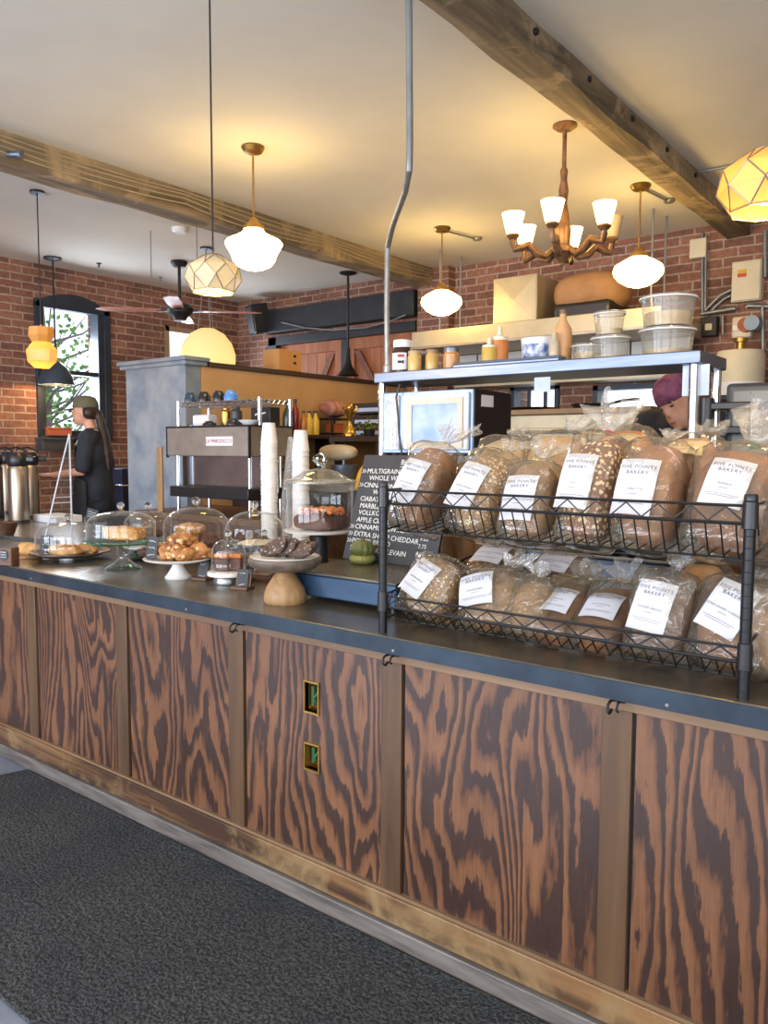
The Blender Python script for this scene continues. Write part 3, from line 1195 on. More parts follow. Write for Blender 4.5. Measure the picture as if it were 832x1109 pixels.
# upper tier, back row
L_(537, 2.16, UZ, 'pale loaf behind the seeded and floured loaves on the upper tier', kind='pale', dz=.04, L=.19, w=.16, d=.12, lean=35, lab=(.1, .12), lz=.8, lx=-.01, lface=40, cream=True, group=G1, tail=.8, variant='CIABATTA')
L_(592, 2.16, UZ, 'pale floury loaf with twisted bag end behind the floured loaf', kind='pale', dz=.04, L=.20, w=.16, d=.12, lean=32, lab=None, group=G1, tail=1.0, tdir=(.5, .2))
L_(664, 2.16, UZ, 'golden loaf with cream label behind the oat topped loaf', kind='gold', dz=.035, L=.22, w=.16, d=.13, lean=32, lab=(.1, .13), lz=.82, lx=.01, lface=45, cream=True, group=G1, tail=.6, tdir=(-.9, .2), variant='BRIOCHE')
L_(738, 2.05, UZ, 'orange loaf with cream label standing between two front loaves', kind='gold', L=.235, w=.13, d=.12, lean=26, lab=(.11, .12), lz=.84, lx=.0, lface=38, cream=True, group=G1, tail=.6, tdir=(.3, .6), variant='CHALLAH')
L_(842, 2.02, UZ, 'brown loaf half hidden behind the right post, upper tier', kind='red', L=.20, w=.14, d=.13, lean=28, lab=None, group=G1, tail=.8)

# lower tier, front row from the left post
L_(458, 1.94, LZ, 'round seeded loaf in shiny bag beside the left post, lower tier', kind='seed', L=.165, w=.155, d=.14, lean=32, roll=10, lx=-.012, ltilt=12, lz=.52, lab=(.1, .135), e=.8, puff=1.1, group=G2, tail=0, variant='POWER BREAD')
L_(530, 1.92, LZ, 'round loaf with its label tipped sideways on the lower tier', kind='rust', L=.15, w=.165, d=.13, lean=36, roll=-6, lx=-.03, ltilt=-14, lz=.55, lab=(.115, .125), e=.8, puff=1.0, group=G2, tail=.7, tdir=(.9, -.3), variant='VOLLKORN')
L_(592, 1.90, LZ, 'flat lying brown loaf, label on top, left of its twin', kind='red', L=.20, w=.12, d=.10, lean=58, roll=0, lx=0, ltilt=0, lz=.5, lab=(.105, .12), group=G2, tail=.75, variant='MULTIGRAIN', puff=1.0, tdir=(.1, -.2))
L_(642, 1.89, LZ, 'flat lying brown loaf, label on top, right of its twin', kind='red', L=.20, w=.12, d=.10, lean=58, roll=0, lx=0, ltilt=0, lz=.5, lab=(.105, .12), group=G2, tail=.85, variant='MULTIGRAIN', puff=1.0, tdir=(0, -.35))
L_(712, 1.90, LZ, 'upright dark rye loaf with bag gathered above, lower tier', kind='dark', L=.185, w=.13, d=.13, lean=24, roll=2, lx=-.01, ltilt=5, lz=.55, lab=(.105, .15), group=G2, tail=2.0, tdir=(.1, .1), variant='POWER BREAD', puff=1.05)
L_(786, 1.88, LZ, 'large brown loaf with skewed label behind the right post, lower tier', kind='red', L=.185, w=.15, d=.14, lean=28, roll=7, lx=-.008, ltilt=15, lz=.6, lab=(.11, .15), group=G2, tail=.5, variant='EXTRA SHARP CHEDDAR', puff=1.05)
L_(846, 1.92, LZ, 'rustic striped loaf outside the right post, lower tier', kind='rust', L=.19, w=.13, d=.13, lean=25, lab=None, group=G2, tail=.7)
# lower tier, back row
L_(524, 2.13, LZ, 'round loaf with label on top behind the tipped label loaf', kind='seed', dz=.012, L=.18, w=.15, d=.13, lean=62, lx=0, lz=.5, lab=(.12, .13), e=.85, group=G2, tail=.4, variant='SOURDOUGH LEVAIN', puff=1.0)
L_(592, 2.10, LZ, 'round dark centred loaf with label on top in the back of the lower tier', kind='rust', dz=.012, L=.19, w=.16, d=.13, lean=62, lx=0, lz=.5, lab=(.12, .13), e=.85, group=G2, tail=.4, variant='SOURDOUGH LEVAIN', puff=1.0)
L_(568, 1.99, LZ, 'small round dark loaf wedged between the tipped label loaf and flat loaves', kind='rust', L=.14, w=.11, d=.11, lean=36, lab=None, e=.85, group=G2, tail=.5, tdir=(-.3, -.4))
L_(752, 2.06, LZ, 'golden loaf glimpsed between the dark rye and skewed label loaves', kind='gold', L=.17, w=.11, d=.11, lean=30, lab=None, group=G2, tail=.6)
# ------------------------------------------------------------------ pastry display on the counter
M['porcelain'] = P('white porcelain', (234, 232, 226), .2, 0, (226, 224, 218), 6)
M['grnglass'] = GLASS('green edged glass', (190, 232, 214), 1.7, .02, .10, (90, 190, 150))
M['hollow'] = HOLLOW('pressed clear glass', (246, 249, 248), .9, 1.8)
M['walnut'] = GRAIN('dark display wood', (110, 76, 52), (64, 42, 30), 'x', 1.5, .5)
M['turned'] = GRAIN('turned pale wood', (184, 146, 98), (132, 98, 62), 'z', 1.6, .5)
M['greyed'] = GRAIN('greyed wood plate', (132, 114, 96), (88, 76, 64), 'x', 1.6, .5)
M['tin'] = P('pewter tray', (150, 152, 152), .3, .8, (120, 122, 122), 8)
BK = {'scone': CRUST('scone', (184, 128, 74), (112, 66, 36), True, 34, (226, 190, 136), .2),
      'cake': CRUST('crumb cake', (206, 150, 84), (160, 104, 54), True, 55, (230, 190, 120), .22),
      'turn': CRUST('flaky pastry', (220, 172, 104), (168, 112, 60)),
      'choc': CRUST('chocolate crumb', (92, 74, 66), (52, 42, 40), True, 60, (176, 160, 144), .16),
      'topping': CRUST('caramel topping', (214, 128, 56), (150, 74, 32), True, 30, (238, 176, 104), .22),
      'cookie': CRUST('cookie', (204, 158, 100), (160, 112, 66)),
      'brownie': CRUST('brownie', (96, 58, 42), (62, 38, 30)),
      'cream': P('cream', (240, 228, 198), .5, 0, (232, 216, 180), 10, .2)}


def tagcard(label, x, y, z, h=.075, w=.06, rz=0, lean=12, lines=3, name='price_tag', block=False):
    t = T(name, label, 'price tag', (x, y, z), rz, 'small black price tags')
    m = TR(0, 0, 0) @ RX(R(-lean))
    o = MB().box(-w / 2, w / 2, -.0015, .0015, .002, h, 0, m)
    rnd = random.Random(len(label) * 7 + int(abs(x) * 1000))
    for k in range(lines):
        zc = h * (.82 - .62 * k / max(1, lines - 1)) if lines > 1 else h * .5
        xx = -w * .34
        pts = []
        while xx < w * rnd.uniform(.2, .36):
            pts.append((xx, -.0022, zc + rnd.uniform(-.005, .005)))
            xx += w * .09
        o.tube(pts, .0011, 4, 1, M=m)
    o.build('card', [M['slate'], M['chalk']], t)
    if block:
        MB().prism([(-w * .8, -.028), (w * .8, -.028), (w * .8, .035), (-w * .8, .035)], 0, .012).box(-w * .7, w * .7, .006, .02, .012, h * .8, M=RX(R(-lean))).build('wood_block', M['walnut'], t, bevel=.002)
    else:
        MB().box(-w * .3, w * .3, -.004, .02, 0, .004).build('foot', M['black_metal'], t)
    return t


def dome(label, x, y, z, r, h, kr=.016, knob='ball', name='glass_dome', shoulder=.55, straight=False, group='glass pastry covers'):
    t = T(name, label, 'cake dome', (x, y, z), 0, group)
    pr = [(r + .004, 0), (r + .004, .004), (r, .006)]
    if straight:
        pr += [(r, h * .5), (r, h)]
        for k in range(1, 7):
            a = PI / 2 * k / 6
            pr.append((r * (1 - .0) * math.cos(a) + .0, h + h * .14 * math.sin(a)))
        top = h * 1.14
    else:
        zs = h * shoulder
        pr += [(r, zs * .5), (r * .995, zs)]
        for k in range(1, 10):
            a = PI / 2 * k / 10
            pr.append((r * math.cos(a) ** .8, zs + (h - zs) * math.sin(a)))
        pr.append((.012, h))
        top = h
    MB().lathe(pr, 40).build('cover', M['glass'], t, ang=70)
    o = MB()
    if knob == 'ball':
        o.lathe([(.02, top - .004), (.012, top + .004), (.008, top + .012)], 20)
        o.ell((0, 0, top + .010 + kr), kr, kr, kr, 18, 12)
    elif knob == 'gem':
        o.lathe([(.03, top - .003), (.012, top + .008), (.012, top + .014), (.032, top + .045), (.0, top + .078)], 6)
    o.build('knob', M['thick_glass'], t, ang=40)
    return t


def pastry(label, x, y, z, kind, shape, s=1.0, rz=0, name='pastry', cat='pastry', group=None, tilt=None):
    rnd = random.uniform(0, 90)
    o = MB()
    if shape == 'scone':
        o.ell((0, 0, .028 * s), .052 * s, .043 * s, .03 * s, 40, 26, amp=.42, fr=24, seed=rnd)
    elif shape == 'turnover':
        o.ell((0, 0, .02 * s), .075 * s, .042 * s, .024 * s, 36, 20, amp=.25, fr=22, seed=rnd, pw=.85)
        for k in range(5):
            o.tube([(-.05 * s + .024 * k * s, -.035 * s, .02 * s), (-.045 * s + .024 * k * s, 0, .045 * s), (-.035 * s + .024 * k * s, .035 * s, .02 * s)], .006 * s, 6)
    elif shape == 'croissant':
        pts, rr = [], []
        for i in range(13):
            a = R(-75 + 150 * i / 12)
            pts.append((.06 * s * math.sin(a), .05 * s * (1 - math.cos(a)), .022 * s))
            rr.append((.008 + .018 * math.cos(a) ** 1.2 + (.003 if i % 2 else 0)) * s)
        o.tube(pts, rr, 12)
    elif shape == 'cookie':
        o.ell((0, 0, .008 * s), .042 * s, .042 * s, .009 * s, 28, 8, amp=.12, fr=30, seed=rnd, pw=.8)
    elif shape == 'slab':
        n = 14
        vs = []
        o.ell((0, 0, .03 * s), .1 * s, .045 * s, .03 * s, 56, 24, amp=.12, fr=24, seed=rnd, pw=.42)
    elif shape == 'wedge':
        o.prism([(-.055 * s, -.028 * s), (.055 * s, -.004 * s), (.055 * s, .004 * s), (-.055 * s, .03 * s)], 0, .05 * s)
    elif shape == 'muffin':
        o.lathe([(0, 0), (.024 * s, 0), (.032 * s, .04 * s)], 20)
        o.ell((0, 0, .048 * s), .042 * s, .042 * s, .022 * s, 20, 10, amp=.2, fr=30, seed=rnd)
    elif shape == 'slice':
        o.ell((0, 0, .03 * s), .055 * s, .011 * s, .03 * s, 40, 20, amp=.12, fr=26, seed=rnd, pw=.6)
    ob = o.build(name, BK[kind] if isinstance(kind, str) else kind, loc=(x, y, z), ang=60)
    ob.rotation_euler = tilt if tilt else (0, 0, rz)
    if tilt:
        ob.rotation_euler = (Matrix.Rotation(tilt[2], 3, 'Z') @ Matrix.Rotation(tilt[0], 3, 'X') @ Matrix.Rotation(tilt[1], 3, 'Y')).to_euler()
    return tag(ob, label, cat, group)


def C(px, py, z=CZ):
    p = at(px, py, 'z', z)
    return p.x, p.y


# --- turned wooden pedestal with dark swirl slices
x, y = C(309, 652)
t = T('cake_pedestal', 'turned wooden cake pedestal with a wide greyish plate at the counter front', 'cake stand', (x, y, CZ), 0, 'cake stands')
MB().lathe([(0, 0), (.070, 0), (.074, .008), (.073, .028), (.066, .052), (.050, .078), (.035, .098), (.031, .106), (.04, .114)], 40).build('pedestal', M['turned'], t, ang=50)
MB().lathe([(0, .112), (.045, .110), (.098, .117), (.120, .132), (.127, .146), (.126, .155), (.118, .158), (.11, .152), (0, .148)], 48).build('plate', M['greyed'], t, ang=50)
MB().lathe([(.118, .1585), (.121, .162), (.116, .163), (.112, .156), (0, .1525)], 48).build('paper_liner', M['porcelain'], t, ang=50)
zs = CZ + .158
for k, (dx, dy, rz, nm) in enumerate(((-.04, -.02, -14, 'leftmost'), (-.01, .0, -20, 'second'), (.02, .015, -24, 'middle'), (.048, .03, -28, 'fourth'), (.06, -.01, -20, 'rightmost'))):
    ob = pastry('%s of the dark swirl bread slices leaning on the wooden pedestal' % nm, x + dx, y + dy, zs + .004, 'choc', 'slice', 1.08, name='swirl_slice', cat='bread slice', group='dark swirl slices on the wooden pedestal', tilt=(R(-34 - 4 * k), R(-26 + 5 * k), R(rz)))
pastry('small broken dark slice lying at the left rim of the wooden pedestal', x - .085, y - .01, zs, 'choc', 'scone', .5, name='swirl_slice', cat='bread slice', group='dark swirl slices on the wooden pedestal')

# --- glass stand with crumb cake under a dome
x, y = C(134, 616)
t = T('glass_cake_stand', 'clear glass pedestal cake stand with a green edged plate', 'cake stand', (x, y, CZ), 0, 'cake stands')
MB().lathe([(0, 0), (.075, .0), (.078, .006), (.05, .022), (.024, .04), (.02, .06), (.03, .075), (.022, .09), (.04, .112), (0, .114)], 28).build('pedestal', M['hollow'], t, ang=50)
MB().lathe([(0, .114), (.15, .117), (.166, .122), (.168, .127), (.16, .128), (.15, .123), (0, .120)], 48).build('plate', M['grnglass'], t, ang=50)
dome('glass dome over crumb cake on the green edged glass stand', x - .012, y, CZ + .128, .147, .125)
pastry('golden crumb cake slab under the dome on the glass stand', x + .01, y, CZ + .129, 'cake', 'slab', .98, rz=R(15), name='crumb_cake', cat='cake')
tagcard('black chalk tag leaning inside the dome on the green edged stand', x - .09, y - .07, CZ + .129, .075, .062, R(25))

# --- white stand with scones
x, y = C(193, 626)
t = T('porcelain_cake_stand', 'white porcelain pedestal stand loaded with scones', 'cake stand', (x, y, CZ), 0, 'cake stands')
MB().lathe([(0, 0), (.052, 0), (.054, .006), (.042, .02), (.026, .045), (.022, .06), (.035, .068), (0, .07)], 32).build('pedestal', M['porcelain'], t, ang=50)
MB().lathe([(0, .068), (.1, .07), (.135, .078), (.139, .084), (.133, .086), (.1, .078), (0, .076)], 48).build('plate', M['porcelain'], t, ang=50)
z = CZ + .078
for k, (dx, dy, dz, nm) in enumerate(((-.02, -.035, 0, 'front'), (.055, -.025, 0, 'right front'), (-.06, .035, 0, 'left rear'), (.02, .05, 0, 'rear'), (.08, .05, 0, 'right rear'), (.02, .005, .048, 'topmost'))):
    pastry('%s golden scone in the heap on the white porcelain stand' % nm, x + dx, y + dy, z + dz, 'scone', 'scone', 1.1, name='scone', cat='scone', group='scones on the white stand')
tagcard('black price tag propped against the scones on the white stand', x - .045, y - .098, z + .006, .09, .055, R(10), lines=3)

# --- low plate with turnovers, left
x, y = C(76, 605)
t = T('serving_plate', 'wide pewter plate on a low foot at the left of the counter', 'plate', (x, y, CZ))
MB().lathe([(0, 0), (.06, 0), (.06, .012), (.14, .018), (.178, .03), (.182, .034), (.176, .036), (.14, .025), (0, .022)], 48).build('dish', M['tin'], t, ang=50)
MB().lathe([(.155, .029), (.179, .0365), (.183, .0345), (.182, .0385), (.153, .032)], 48).build('rim', M['walnut'], t, ang=50)
dome('low glass dome over turnovers on the pewter plate', x - .01, y, CZ + .034, .15, .14)
z = CZ + .023
pastry('large pale turnover in front under the low dome', x + .04, y - .05, z, 'turn', 'turnover', 1.15, rz=R(20), name='turnover', cat='pastry', group='turnovers under the low dome')
pastry('small browned turnover behind the large one under the low dome', x + .01, y + .055, z, 'turn', 'turnover', .9, rz=R(-30), name='turnover', cat='pastry', group='turnovers under the low dome')
pastry('round golden bun at the rear right under the low dome', x + .09, y + .045, z, 'turn', 'scone', 1.0, name='bun', cat='pastry', group='turnovers under the low dome')
tagcard('black chalk tag standing inside the low dome on the pewter plate', x - .085, y - .075, CZ + .028, .085, .062, R(30))

# --- small white stand with a little cloche
x, y = C(247, 632)
t = T('small_cake_stand', 'small white disc stand on a dark drum foot near the wooden pedestal', 'cake stand', (x, y, CZ), 0, 'cake stands')
MB().lathe([(0, 0), (.055, 0), (.058, .01), (.05, .03), (0, .03)], 32).build('pedestal', M['tin'], t, ang=40)
MB().lathe([(0, .03), (.07, .03), (.08, .036), (.08, .048), (.074, .051), (0, .05)], 40).build('plate', M['porcelain'], t, ang=40)
dome('small glass cloche over layered cake on the white disc stand', x + .005, y, CZ + .0515, .066, .125, .013)
for k, (dx, dy) in enumerate(((-.012, -.018), (.022, .018))):
    tt = T('layer_cake', ['front slice of layered cake under the small cloche', 'rear slice of layered cake under the small cloche'][k], 'cake', (x + dx, y + dy, CZ + .0515), R(20), 'layer cake slices')
    MB().box(-.03, .03, -.012, .012, 0, .05).build('sponge', BK['brownie'], tt, bevel=.004)
    MB().box(-.031, .031, -.013, .013, .05, .068).build('frosting', BK['topping'], tt, bevel=.005)
x, y = C(219, 628)
tagcard('small wooden block sign with oval mark between white stand and disc stand', x, y, CZ, .075, .045, R(15), 14, 2, 'block_sign', True)
x, y = C(262, 638)
tagcard('small wooden block sign with oval mark beside the cookies', x, y, CZ, .075, .045, R(20), 14, 2, 'block_sign', True)

# --- cookies under glass
x, y = C(287, 627)
y0 = y
t = tag(MB().lathe([(0, 0), (.072, 0), (.076, .006), (.076, .016), (.07, .018), (0, .016)], 36).build('round_board', M['walnut'], loc=(x, y, CZ)), 'dark round board under the cookies behind the wooden pedestal', 'board')
for k in range(4):
    pastry(['bottom', 'second from bottom', 'third from bottom', 'top'][k] + ' cookie of the stack behind the wooden pedestal', x + .006 * (k % 2), y - .004 * k, CZ + .0165 + .0175 * k, 'cookie', 'cookie', 1.02, rz=k, name='cookie', cat='cookie', group='stacked cookies')
dome('clear glass cover over the stacked cookies', x, y, CZ + .018, .062, .15, .012, group='glass pastry covers')

# --- tall dome with round cake (rear row)
p = at(213, 592, 'y', 2.43)
x, y = p.x, p.y
t = T('wooden_cake_stand', 'dark wooden stand under the large round dome', 'cake stand', (x, y, CZ), 0, 'cake stands')
zt = p.z - CZ
MB().lathe([(0, 0), (.08, 0), (.08, .01), (.03, .02), (.03, zt - .02), (.06, zt - .016), (0, zt - .016)], 32).build('pedestal', M['walnut'], t, ang=40)
MB().lathe([(0, zt - .018), (.165, zt - .018), (.168, zt - .008), (.165, zt), (0, zt)], 40).build('plate', M['walnut'], t, ang=40)
dome('large clear dome with ball knob over a round cake, middle of counter', x, y, p.z + .001, .155, .19, .02, shoulder=.5)
pastry('round golden cake piece inside the large clear dome', x - .02, y - .02, p.z + .001, 'cake', 'muffin', 1.7, name='golden_cake', cat='cake')
pastry('dark fruit cake piece beside the golden one in the large dome', x + .06, y + .03, p.z + .001, 'brownie', 'scone', 1.0, name='fruit_cake', cat='cake')
tagcard('blue black tag inside the large clear dome', x - .1, y - .06, p.z + .002, .07, .06, R(20))

# --- dome with cream pie
p = at(276, 596, 'y', 2.42)
x, y = p.x, p.y
zt = p.z - CZ
t = T('pie_stand', 'clear glass stand under the cream pie dome', 'cake stand', (x, y, CZ), 0, 'cake stands')
MB().lathe([(0, 0), (.07, 0), (.072, .008), (.03, .02), (.022, zt - .03), (.05, zt - .012), (0, zt - .012)], 32).build('pedestal', M['hollow'], t, ang=40)
MB().lathe([(0, zt - .012), (.142, zt - .008), (.144, zt), (0, zt - .001)], 40).build('plate', M['hollow'], t, ang=40)
dome('clear dome over the cream pie, left of the white cup stack', x, y, p.z + .001, .13, .175, .018, shoulder=.5)
t = T('cream_pie', 'pale cream pie in a fluted silver tin under a dome', 'pie', (x + .02, y, p.z + .001))
o = MB()
n = 48
vs = []
for (r_, z_) in ((.075, 0), (.098, .035)):
    for k in range(n):
        a = 2 * PI * k / n
        rr = r_ * (1 + (.03 if k % 2 else -.0))
        vs.append((rr * math.cos(a), rr * math.sin(a), z_))
o.add(vs, [(k, (k + 1) % n, n + (k + 1) % n, n + k) for k in range(n)] + [tuple(range(n))])
o.build('tin', M['steel'], t)
MB().ell((0, 0, .032), .092, .092, .016, 28, 8, amp=.08, fr=30).build('filling', BK['cream'], t)
tagcard('small white lettered tag inside the cream pie dome', x - .06, y - .07, p.z + .002, .055, .06, R(20))

# --- straight jar with geometric knob
p = at(347, 573, 'y', 2.46)
x, y = p.x, p.y
zt = p.z - CZ
t = T('jar_pedestal', 'dark pedestal under the tall straight cake jar', 'cake stand', (x, y, CZ), 0, 'cake stands')
MB().lathe([(0, 0), (.085, 0), (.09, .012), (.035, .03), (.03, zt - .03), (.07, zt - .012), (0, zt - .012)], 32).build('pedestal', M['iron'], t, ang=40)
MB().lathe([(0, zt - .012), (.15, zt - .01), (.156, zt - .002), (.15, zt), (0, zt - .002)], 40).build('plate', M['porcelain'], t, ang=40)
top = at(347, 522, 'y', 2.46).z - p.z
t = T('cake_jar', 'tall straight sided glass cake jar with a faceted knob', 'jar', (x, y, p.z + .001))
MB().lathe([(.138, 0), (.141, .004), (.138, .008), (.138, top - .006), (.144, top)], 48).build('glass_body', M['glass'], t, ang=60)
lid = MB().lathe([(.148, top - .006), (.149, top + .004), (.146, top + .008), (.12, top + .014), (.1, top + .026), (.07, top + .044), (.03, top + .052), (.016, top + .056)], 48).build('lid', M['hollow'], t, ang=50)
MB().tube([(.148 * math.cos(a / 20 * PI), .148 * math.sin(a / 20 * PI), top + .001) for a in range(40)], .005, 10, closed=True).build('lid_rim', M['bagtail'], lid)
MB().lathe([(.016, top + .054), (.012, top + .062), (.014, top + .068), (.036, top + .092), (.03, top + .106), (0, top + .124)], 6).build('knob', M['thick_glass'], lid, ang=20)
t = T('caramel_cake', 'dark cake with orange crumble topping inside the tall jar', 'cake', (x + .012, y, p.z + .002))
MB().ell((0, 0, .032), .098, .098, .034, 40, 12, amp=.06, fr=30, pw=.45).build('sponge', BK['brownie'], t)
o = MB()
rnd = random.Random(5)
for k in range(70):
    a, rr = rnd.uniform(0, 2 * PI), .09 * rnd.random() ** .5
    o.ell((rr * math.cos(a), rr * math.sin(a), .07 + rnd.uniform(0, .014)), .014, .011, .010, 8, 6, amp=.4, fr=60, seed=k)
ob = o.build('crumble_topping', BK['topping'], t)
ob['kind'] = 'stuff'

# --- rear dome at left
p = at(161, 590, 'y', 2.44)
x, y = p.x, p.y
zt = p.z - CZ
t = T('low_cake_stand', 'low white stand under the rear dome beside the crumb cake', 'cake stand', (x, y, CZ), 0, 'cake stands')
MB().lathe([(0, 0), (.07, 0), (.03, .012), (.03, zt - .014), (.125, zt - .01), (.128, zt), (0, zt)], 36).build('plate', M['porcelain'], t, ang=40)
dome('rear clear dome partly behind the crumb cake dome', x, y, p.z + .001, .118, .175, .017, shoulder=.6)
pastry('brown muffin under the rear dome behind the crumb cake', x + .05, y - .02, p.z + .001, 'brownie', 'muffin', 1.3, name='muffin', cat='muffin', group='muffins in the rear dome')
pastry('pale muffin under the rear dome behind the crumb cake', x - .04, y + .02, p.z + .001, 'cake', 'muffin', 1.3, name='muffin', cat='muffin', group='muffins in the rear dome')
p = at(92, 560, 'y', 2.4)
t = T('tag_stand', 'black tag on a thin wire stand between two domes', 'price tag', (p.x, p.y, CZ), R(30))
MB().tube([(0, 0, 0), (0, 0, p.z - CZ)], .002, 6).lathe([(0, 0), (.03, 0), (.03, .004), (0, .005)], 16).build('wire_stand', M['steel'], t)
o = MB().box(-.032, .032, -.002, .002, p.z - CZ - .01, p.z - CZ + .05, M=RY(R(14)))
for k in range(3):
    zz = p.z - CZ + .005 + .013 * k
    o.tube([(-.022, -.003, zz), (-.01, -.003, zz + .004), (.004, -.003, zz - .002), (.02, -.003, zz + .003)], .0012, 4, 1, M=RY(R(14)))
o.build('card', [M['slate'], M['chalk']], t)

# --- little plate with greens and danish
p = at(158, 606, 'z', CZ)
t = tag(MB().lathe([(0, 0), (.05, 0), (.085, .012), (.088, .016), (.083, .017), (.05, .008), (0, .007)], 36).build('small_plate', M['iron'], loc=(p.x, p.y, CZ)), 'small dark plate between the glass stand and the scones', 'plate')
pastry('dark berry danish on the small dark plate', p.x + .02, p.y - .01, CZ + .012, 'brownie', 'scone', .9, name='danish', cat='pastry')
o = MB()
rnd = random.Random(11)
for k in range(60):
    c = Vector((rnd.uniform(-.055, .02), rnd.uniform(-.04, .05), rnd.uniform(.012, .045)))
    u = Vector((rnd.uniform(-1, 1), rnd.uniform(-1, 1), rnd.uniform(-.6, .6))).normalized() * .02
    w_ = u.orthogonal().normalized() * .009
    o.add([c - u, c + w_, c + u, c - w_], [(0, 1, 2, 3)])
ob = o.build('green_leaves', P('dark green leaves', (38, 112, 82), .5, 0, (24, 84, 60), 20), loc=(p.x, p.y, CZ))
tag(ob, 'sprig of dark green leaves on the small dark plate', 'leaves')

# --- left end: block sign, croissant, sheet pan
x, y = C(9, 612)
t = T('block_sign', 'wooden block with a round black lettered sticker at the far left', 'sign', (x, y, CZ), R(18))
MB().box(-.038, .038, -.02, .03, 0, .082).build('wood_block', M['walnut'], t, bevel=.003)
o = MB().cyl((-.004, -.0205, .048), (-.004, -.0225, .048), .026, n=28)
for k in range(3):
    z = .06 - .011 * k
    o.tube([(-.02, -.0235, z), (-.012, -.0235, z + .003), (-.004, -.0235, z - .002), (.004, -.0235, z + .003), (.012, -.0235, z)], .0014, 4, 1)
o.build('sticker', [M['slate'], M['chalk']], t)
x, y = C(31, 603)
tag(MB().prism(arc(0, 0, .085, 0, 360, 28)[:-1], 0, .012).build('serving_board', M['turned'], loc=(x, y, CZ), bevel=.002), 'round pale board under the croissant beside the block sign', 'board')
pastry('golden croissant on the round pale board at the far left', x - .012, y, CZ + .013, 'turn', 'croissant', 1.15, rz=R(10), name='croissant', cat='croissant')
x, y = C(14, 590)
t = T('sheet_pan', 'shallow dark sheet pan on the counter left end', 'tray', (x, y, CZ), R(8))
MB().box(-.28, .22, -.12, .13, 0, .004).build('pan_base', M['tin'], t)
o = MB().tube([(-.28, -.12, .02), (.22, -.12, .02), (.22, .13, .02), (-.28, .13, .02)], .005, 8, closed=True)
for bx in ((-.28, .22, -.122, -.118), (-.28, .22, .128, .132), (-.282, -.278, -.12, .13), (.218, .222, -.12, .13)):
    o.box(bx[0], bx[1], bx[2], bx[3], .002, .02)
o.build('rim', M['tin'], t)
p = at(3, 572, 'y', 2.35)
t = T('pastry_basket', 'small brown wicker basket at the far left end', 'basket', (p.x, p.y, CZ + .004))
MB().lathe([(0, 0), (.06, 0), (.085, .07), (.09, .075), (.08, .07), (.055, .01), (0, .01)], 24).build('bowl', M['walnut'], t)
o = MB()
for k in range(9):
    zz = .006 + .0075 * k
    o.tube([((.062 + .0028 * k) * math.cos(a / 12 * PI), (.062 + .0028 * k) * math.sin(a / 12 * PI), zz) for a in range(24)], .0042, 6, closed=True)
o.build('weave', M['walnut'], t)

# --- clear acrylic guard
M['acrylic'] = GLASS('clear acrylic', (250, 252, 253), 1.4, .02, .02)
M['acrylic_edge'] = P('bright acrylic edge', (214, 222, 230), .3)
xa = -4.0
q = [at(77, 470, 'x', xa), at(77, 548, 'x', xa), at(46, 596, 'x', xa), at(66, 506, 'x', xa)]
t = T('acrylic_guard', 'clear acrylic sneeze guard with bright edges near the barista', 'guard', (xa, q[1].y, CZ))
loc = [Vector((0, a.y - q[1].y, a.z - CZ)) for a in q]
yb0, yb1 = loc[2].y, loc[1].y
loc[2] = Vector((0, yb0, 0))
MB().add([(0, yb1, 0), (0, yb1, loc[0].z), (0, loc[3].y, loc[3].z), (0, yb0, 0), (.005, yb1, 0), (.005, yb1, loc[0].z), (.005, loc[3].y, loc[3].z), (.005, yb0, 0)],
         [(0, 1, 2, 3), (7, 6, 5, 4), (0, 4, 5, 1), (1, 5, 6, 2), (2, 6, 7, 3), (3, 7, 4, 0)]).build('panel', M['acrylic'], t)
o = MB()
o.tube([(.0025, yb1, 0), (.0025, yb1, loc[0].z)], .005, 6)
o.tube([(.0025, loc[3].y, loc[3].z), (.0025, yb0, 0)], .004, 6)
o.tube([(.0025, loc[3].y, loc[3].z), (.0025, yb1, loc[0].z)], .004, 6)
o.build('edge', M['acrylic_edge'], t)
o = MB()
for f in (.62, .55, .36):
    zz = loc[3].z * f
    ya = loc[3].y + (yb0 - loc[3].y) * (1 - f)
    o.tube([(.0025, ya, zz), (.0025, yb1, zz)], .003, 6)
o.build('shelf_slot', M['acrylic_edge'], t)

# --- blue metal riser with gourd, tin and chalkboard
M['bluemetal'] = P('blue grey metal', (52, 78, 104), .38, .35, (44, 66, 90), 6)
bx0, bx1, by0, by1, bz = -1.985, -1.50, 1.99, 2.38, 1.024
t = T('metal_riser', 'low blue grey metal box on short feet beside the rack left post', 'riser', (bx0, by0, CZ))
MB().box(0, bx1 - bx0, 0, by1 - by0, .02, bz - CZ - .008).build('body', M['bluemetal'], t, bevel=.006)
MB().box(.0, bx1 - bx0, .0, by1 - by0, bz - CZ - .008, bz - CZ).build('top', M['counter'], t, bevel=.003)
for (x, y) in ((.03, .03), (bx1 - bx0 - .03, .03), (.03, by1 - by0 - .03), (bx1 - bx0 - .03, by1 - by0 - .03)):
    MB().cyl((x, y, 0), (x, y, .022), .012, n=12).build('foot', M['plastic_black'], t)


